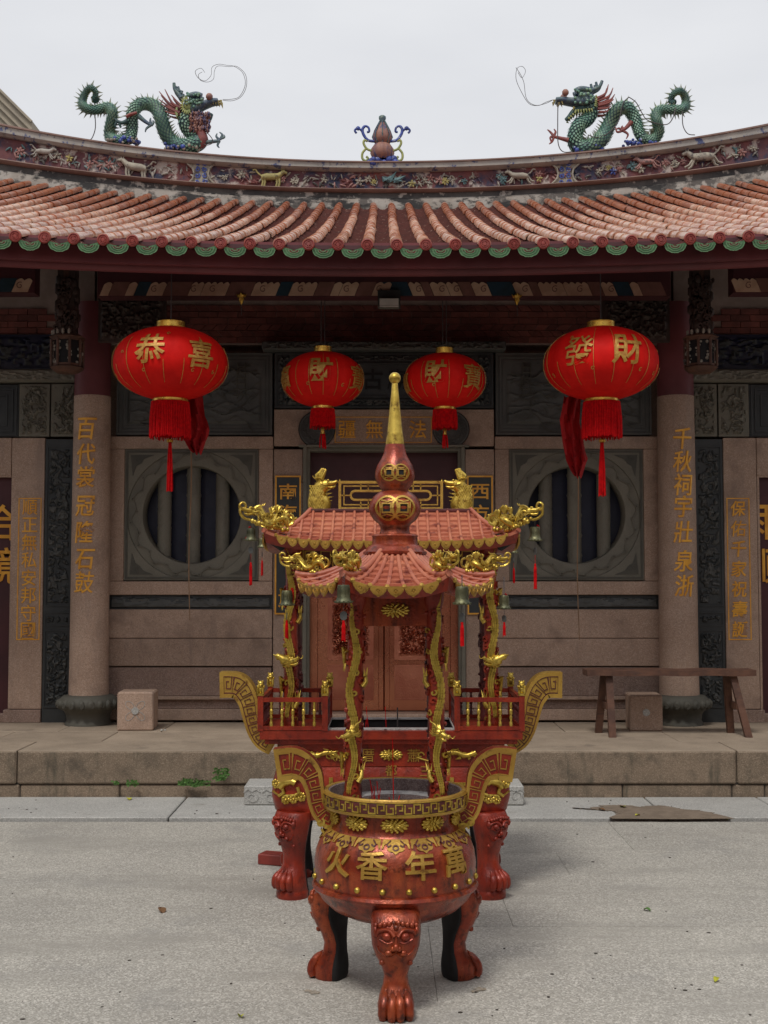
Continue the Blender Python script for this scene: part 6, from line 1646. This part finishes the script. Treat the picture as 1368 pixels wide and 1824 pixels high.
for s in (-1, 1):
    # flying dragon reliefs on the neck
    m = MB(); F = FFn(0, zR(1345), -.256)
    pts = [F(s*a, b, .004) for a, b in ((.13, -.012), (.19, -.03), (.25, -.02), (.29, .005), (.33, .012), (.38, -.004), (.43, .012))]
    m.tube(spline(pts, 5), [.005]*6+[.008]*8+[.013]*17, 7)
    for q in range(7): m.ribbon(curl(s*(.15+q*.055), rnd.uniform(-.025, .02), .018, q*1.7, .9, s), .006, F, -.001, .008)
    for q in range(12): x = s*rnd.uniform(.2, .46); m.cone(F(x, rnd.uniform(-.02, .02), .004), F(x-s*.03, rnd.uniform(-.04, .035), .006), .010, 4)
    dragon_head(m, F(s*.31, .012, .010), (-s, -.1, .1), (0, 0, 1), .030); m.build('dragon_relief', 'gold', rb, 60)
    # deer and flower relief on the ends of the belly
    m = MB(); def_x = s*.515; F = FFn(def_x, zR(1402), -.262)
    def Fb(a, b, h, cx=def_x): 
        x = cx+a; y = -.27*max(.05, (1-(min(.999, abs(x)/.617))**7))**(1/7); return Vector((x, y-h, zR(1402)+b))
    for pts, rr in (([(-.03*s, .02), (-.01*s, .03), (.03*s, .02), (.05*s, -.005)], .020), ([(-.02*s, .03), (-.045*s, .055), (-.03*s, .075)], .014), ([(-.04*s, .0), (-.05*s, -.03), (-.03*s, -.04)], .010), ([(.04*s, 0), (.03*s, -.03), (.055*s, -.05)], .010), ([(.0, .035), (.02*s, .06), (.045*s, .062)], .013)):
        m.tube([Fb(a, b, .006) for a, b in pts], rr, 7)
    for a, b in ((.072*s, .01), (-.06*s, -.05), (-.02*s, -.062), (.02*s, -.066)):
        for k in range(7): q = k*.9; m.sph(Fb(a+math.cos(q)*.015, b+math.sin(q)*.015, .004), .011, 6, sy=.5)
        m.sph(Fb(a, b, .010), .009, 6)
    m.tube([Fb(a, b, .004) for a, b in ((.09*s, -.03), (.06*s, -.045), (.02*s, -.045), (-.04*s, -.04))], .006, 5)
    m.build('deer_relief', 'gold', rb, 60)
    # railings round each pillar
    rl = group_part('railing', rb); x0, x1 = s*.335, s*.662; zt_ = zR(1240)-.005; zb_ = .846
    m = MB()
    for x in (x0, x1):
        for y in (YF-.02, .26): m.box(x-.014, x+.014, y-.014, y+.014, .842, zt_+.01)
    for y in (YF-.02, .26): m.box(min(x0, x1), max(x0, x1), y-.010, y+.010, zt_-.022, zt_); m.box(min(x0, x1), max(x0, x1), y-.010, y+.010, zb_, zb_+.02)
    for x in (x0, x1): m.box(x-.010, x+.010, YF, .25, zt_-.022, zt_); m.box(x-.010, x+.010, YF, .25, zb_, zb_+.02)
    m.build('rail_frame', 'red', rl, 0)
    bl = MB().lathe([(.0085, 0), (.0085, .025), (.005, .032), (.008, .05), (.005, .062), (.009, .066), (.009, .088), (.005, .092), (.008, .106), (.005, .118), (.0085, .124), (.0085, .128)], 10)
    for q in range(5):
        for y in (YF-.02, .26):
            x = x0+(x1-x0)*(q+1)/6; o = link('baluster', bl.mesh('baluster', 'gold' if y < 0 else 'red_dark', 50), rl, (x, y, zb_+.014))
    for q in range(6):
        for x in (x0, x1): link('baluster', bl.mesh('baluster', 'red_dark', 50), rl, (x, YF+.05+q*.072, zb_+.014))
    for x in (x0, x1):
        for y in (YF-.02, .26):
            m = MB(); m.sph((0, 0, .058), .017, 9, sz=1.05); m.sph((0, .002, .03), .020, 9, sz=1.1); m.sph((0, -.012, .05), .010, 7)
            for k in (-1, 1): m.tube([(k*.012, -.012, .04), (k*.014, -.016, .01)], .007, 6); m.sph((k*.011, -.004, .071), .006, 5); m.sph((k*.007, -.018, .056), .004, 5)
            for k in range(8): m.sph((math.cos(k)*.017, math.sin(k)*.015+.003, .045), .007, 5)
            m.box(-.017, .017, -.017, .017, 0, .012); o = m.build('lion_finial', 'gold', rl, 60, (x, y, zt_+.01))
    gold_dragon_pillar(rb, s*.520, -.19, .846, 1.80, .034, s, zR(1180), (-s*.85, -.5, .30), 1.15, top=(-s*.01, 0))
    m = MB(); q = zR(1172); m.tube(spline([(s*.52, -.24, q-.03), (s*.56, -.26, q+.0), (s*.60, -.255, q+.015)], 4), [.028]*4+[.016]*3+[.004]*2, 7)
    for k in range(5): m.cone((s*.53, -.245, q-.01*k), (s*(.59-.01*k), -.26, q-.012+.012*k), .012, 4)
    m.build('dragon_tail', 'gold', rb, 60)
    gold_dragon_pillar(rb, s*.520, .19, .846, 1.80, .034, s, 1.3, (0, 1, 0), 1.15, rear=True)
    for y in (-.19, .19): MB().box(s*.520-.05, s*.520+.05, y-.05, y+.05, 1.700, 1.712).box(s*.520-.045, s*.520+.045, y-.045, y+.045, 1.725, 1.735).build('pillar_ring', 'red', rb, 0)
# handles
ke = 6.5/FPX
cl = [((px-696)*ke, Zp(py, 6.5)) for px, py in ((395, 1219), (426, 1221), (443, 1243), (450, 1272), (458, 1300), (470, 1319), (488, 1331))]
for mir in (False, True): ear_plate(rb, cl, [v_*ke for v_ in (45, 44, 36, 30, 28, 27, 24)], -.10, .10, 9, 'gold_flat', 'red_dark', 'gold_flat', mir, 1, .11)
# legs
lsec = [(.43, 0, -.02, .095, .075), (.40, 0, -.035, .098, .078), (.36, 0, -.045, .094, .078), (.31, 0, -.042, .082, .070), (.26, 0, -.030, .064, .058), (.21, 0, -.022, .054, .052), (.165, 0, -.024, .054, .053), (.13, 0, -.036, .064, .062), (.09, 0, -.046, .076, .070), (.055, 0, -.042, .078, .070), (.045, 0, -.035, .076, .068), (.0, 0, -.035, .080, .072)]
for sx in (-1, 1):
    for sy in (-1, 1):
        lion_leg(rb, R(-38 if sx < 0 else 38) if sy < 0 else R(-142 if sx < 0 else 142), (sx*.480, sy*.20, 0), lsec, .365, .322, .078, 'red', (.05, .105, .032, .018), base=.082)
# lattice frieze below the roof
lt = group_part('lattice', rb); z0, z1 = 1.655, 1.765
m = MB().box(-.46, .46, -.178, -.172, z0, z1+.03); m.build('lattice_back', 'red_dark', lt, 0)
m = MB(); F = FFn(0, z0, -.178)
m.ribbon([(-.455, .004), (.455, .004), (.455, z1-z0), (-.455, z1-z0)], .007, F, 0, .010, True)
for i in range(11):
    for s in (-1, 1):
        a = (-.445+i*.0815); H_ = z1-z0-.01
        pl = [(0, .01), (0, H_), (.05, H_), (.05, .035), (.022, .035), (.022, .075)]
        pl = [(a+x_, b if s > 0 else (H_+.01-b)) for x_, b in pl] if s > 0 else [(a+.062, H_-.02), (a+.062, .01), (a+.03, .01)]
        m.ribbon(pl, .0065, F, 0, .009)
m.build('key_fret', 'gold_flat', lt, 0)
for s in (-1, 1): MB().box(s*.46, s*.52, -.185, -.165, z0-.03, 1.80).build('lattice_post', 'red', lt, 0)
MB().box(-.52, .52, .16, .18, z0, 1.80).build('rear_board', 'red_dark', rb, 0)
# hipped roof
rf = group_part('roof', rb)
HX, HY, RXh, ZE, ZT, LIFT = .640, .42, .425, 1.790, 1.972, .055
def HR(side, u, t, h=0):
    """side 0 front 1 right 2 back 3 left; u -1..1, t 0 top 1 eave"""
    tt = t; z = ZT+(ZE-ZT)*(1-max(0, 1-tt)**1.5)+LIFT*abs(u)**5*max(0, tt)**2.5+h
    ex, ey = RXh+(HX-RXh)*tt, .03+(HY-.03)*tt
    if side == 0: return Vector((u*ex, -ey, z))
    if side == 1: return Vector((ex, u*ey, z))
    if side == 2: return Vector((-u*ex, ey, z))
    return Vector((-ex, -u*ey, z))
for side, nr in ((0, 22), (1, 12), (2, 22), (3, 12)):
    m = MB(); cs = 8
    for j in range(cs):
        t0, t1 = 1-j/cs, 1-(j+1)/cs; n = 30
        v = [HR(side, -1+2*i/n, t0, .012) for i in range(n+1)]+[HR(side, -1+2*i/n, t1-.01 if t1 > .01 else 0, -.001) for i in range(n+1)]+[HR(side, -1+2*i/n, t0, -.003) for i in range(n+1)]
        m.add(v, [(i, i+1, n+2+i, n+1+i) for i in range(n)]+[(2*n+2+i, 2*n+3+i, i+1, i) for i in range(n)])
    m.build('tile_courses', 'red_roof', rf, 0)
    EXh = HX if side % 2 == 0 else HY; TXh = RXh if side % 2 == 0 else .03
    rib_x = [(-EXh*.90+2*EXh*.90*i/(nr-1)) for i in range(nr)]
    for x in rib_x:
        t_min = max(0, (abs(x)-TXh)/(EXh-TXh)) if abs(x) > TXh else 0
        if t_min > .93: continue
        pts = []
        for q in range(8):
            t = t_min+(1-t_min)*q/7; half = TXh+(EXh-TXh)*t; pts.append(HR(side, max(-1, min(1, x/half)), t, .007))
        MB().tube(pts, .0085, 7).build('tile_rib', 'red_roof', rf, 60)
    MB().tube([HR(side, 1, t/10, .010) for t in range(11)], [.013]*11, 8).build('corner_rib', 'red_roof', rf, 60)
    m = MB()
    for a, b in zip(rib_x, rib_x[1:]):
        xm = (a+b)/2; w_ = (b-a)/2*.98; c_ = HR(side, xm/EXh, 1.0); e = (HR(side, (xm+.02)/EXh, 1)-HR(side, (xm-.02)/EXh, 1)).normalized(); o = Vector(((0, -1, 0), (1, 0, 0), (0, 1, 0), (-1, 0, 0))[side])
        G = lambda p_, q_, h, c_=c_, e=e, o=o: c_+e*p_+Vector((0, 0, q_))+o*(h+.002)
        m.prism([(-w_, .010), (-w_*.9, -.010), (-w_*.5, -.026), (0, -.034), (w_*.5, -.026), (w_*.9, -.010), (w_, .010)], G, 0, .006)
        m.ribbon([(-w_*.8, 0), (-w_*.4, -.017), (0, -.024), (w_*.4, -.017), (w_*.8, 0)], .004, G, .005, .009); m.sph(G(0, -.006, .006), .006, 6)
    for x in rib_x: m.sph(HR(side, x/EXh, 1.005, .007), .0105, 7)
    m.build('gilt_drip_edge', 'gold_flat', rf, 20)
    m = MB(); n = 30; v = []
    for i in range(n+1):
        u = -1+2*i/n; p = HR(side, u, 1); q = HR(side, u, .94); v += [p-Vector((0, 0, .002)), Vector((q.x, q.y, p.z-.042-.012*abs(u)**6)), Vector((q.x*.75, q.y*.6, ZE-.02))]
    m.add(v, [(i*3+k, i*3+3+k, i*3+4+k, i*3+1+k) for i in range(n) for k in range(2)], True); m.build('eave_board', 'red', rf, 40)
for sx in (-1, 1):
    for sy in (-1, 1):
        c_ = HR(0, 1, 1); a = math.atan2(sy*.45, sx); o = link('corner_dragon', CD[0 if sx < 0 else 1], rf, (sx*(HX-.02), sy*(HY-.02), c_.z+.008), (0, -.16, a)); o.scale = (1.0, 1.0, 1.04)
        MB().tube([(sx*(HX-.09), sy*(HY-.08), c_.z-.05), (sx*(HX-.02), sy*(HY-.03), c_.z-.035)], [.045, .015], 8).build('corner_beam', 'black', rf, 50)
# ridge board with openwork and dragon fish
MB().box(-.435, .435, -.05, .05, 1.965, 1.984, .004).build('ridge_base', 'red_dark', rf, 0)
m = MB(); F = FFn(0, 2.057, -.02); hw, hh = .272, .070
m.ribbon([(-hw, -hh), (hw, -hh), (hw, hh), (-hw, hh)], .014, F, -.04, .004, True)
m.ribbon([(-hw+.022, -hh+.02), (hw-.022, -hh+.02), (hw-.022, hh-.02), (-hw+.022, hh-.02)], .006, F, -.03, 0, True)
pl = [(math.cos(PI/2+PI*k/10)*.024-.19, math.sin(PI/2+PI*k/10)*.024) for k in range(11)]+[(math.cos(-PI/2+PI*k/10)*.024+.19, math.sin(-PI/2+PI*k/10)*.024) for k in range(11)]
m.ribbon(pl, .011, F, -.035, .003, True)
for x in (-.16, -.12, .12, .16, 0): m.ribbon([(x, .024), (x, hh)], .006, F, -.03, 0); m.ribbon([(x, -.024), (x, -hh)], .006, F, -.03, 0)
for s in (-1, 1): m.ribbon([(s*.214, 0), (s*hw, 0)], .006, F, -.03, 0)
m.build('ridge_openwork', 'gold_flat', rf, 0)
for s in (-1, 1):
    m = MB(); ox = s*.36; Q = lambda a, b, y=0: Vector((ox-s*a, y, 1.984+b))
    body = spline([Q(-.035, 0), Q(-.038, .05), Q(-.025, .10), Q(.0, .125), Q(.02, .13)], 6); m.tube(body, [.046]*7+[.044]*6+[.038]*6+[.030]*6, 12, sq=.8)
    m.tube(spline([Q(.005, 0), Q(.01, .03), Q(-.005, .06)], 4), [.03]*9, 8)
    for i in range(11):
        for k in range(6):
            x = -.070+k*.0125+(i % 2)*.006; z = .008+i*.011; d_ = .030*max(.1, 1-((x+.035)/.045)**2)**.5
            m.cone(Q(x, z+.006, -d_), Q(x, z-.008, -d_-.007), .008, 4)
    dragon_head(m, Q(.008, .135), (-s, 0, .12), (0, 0, 1), .060)
    for k in range(5): a = PI*.30+k*.30; m.tube(spline([Q(-.02, .14), Q(-.02+math.cos(a)*.03, .165+math.sin(a)*.02), Q(-.01+math.cos(a)*.05*(1 if k < 3 else -1)*.8, .185+math.sin(a)*.035)], 3), [.013, .013, .012, .012, .010, .008, .005], 6)
    for k in range(5): m.cone(Q(.012, .02+k*.02), Q(.055-abs(k-2)*.006, .028+k*.02), .010, 4)
    m.build('dragon_fish', 'gold', rf, 60)
bell(447, 963, 6.20, 'small bronze bell with red bow at the left front corner of the pavilion roof', .95, 1.35, 922, True, G1, .045)
bell(953, 963, 6.20, 'bronze bell with red bow at the right front corner of the pavilion roof', 1.05, 1.35, 925, True, G1, .045)
bell(467, 975, 7.0, 'half hidden bell with thin red tassel behind the left end of the pavilion roof', .8, 1.2, 950, False, G1, .02)
bell(915, 985, 7.0, 'half hidden bell with thin red tassel behind the right end of the pavilion roof', .8, 1.2, 955, False, G1, .03)
sticks(BD, [(-.02, 0, -.01, 0, .2), (-.15, .0, -.01, 0, .16), (-.13, .01, -.03, 0, .18), (-.14, -.02, .012, 0, .14), (-.11, 0, -.02, 0, .2)], 'thin leaning incense sticks in the ash trough of the rear burner', 'incense sticks', .74, (BX, BD-.05))
o = thing('incense_sticks', 'one thick dark incense stick standing upright in the rear burner', 'incense', (P(708, 1290, 6.6).x, 6.6, .74), group='incense sticks')
MB().tube([(0, 0, 0), (0, 0, .19)], .004, 6).build('stick', 'soot', o, 0)
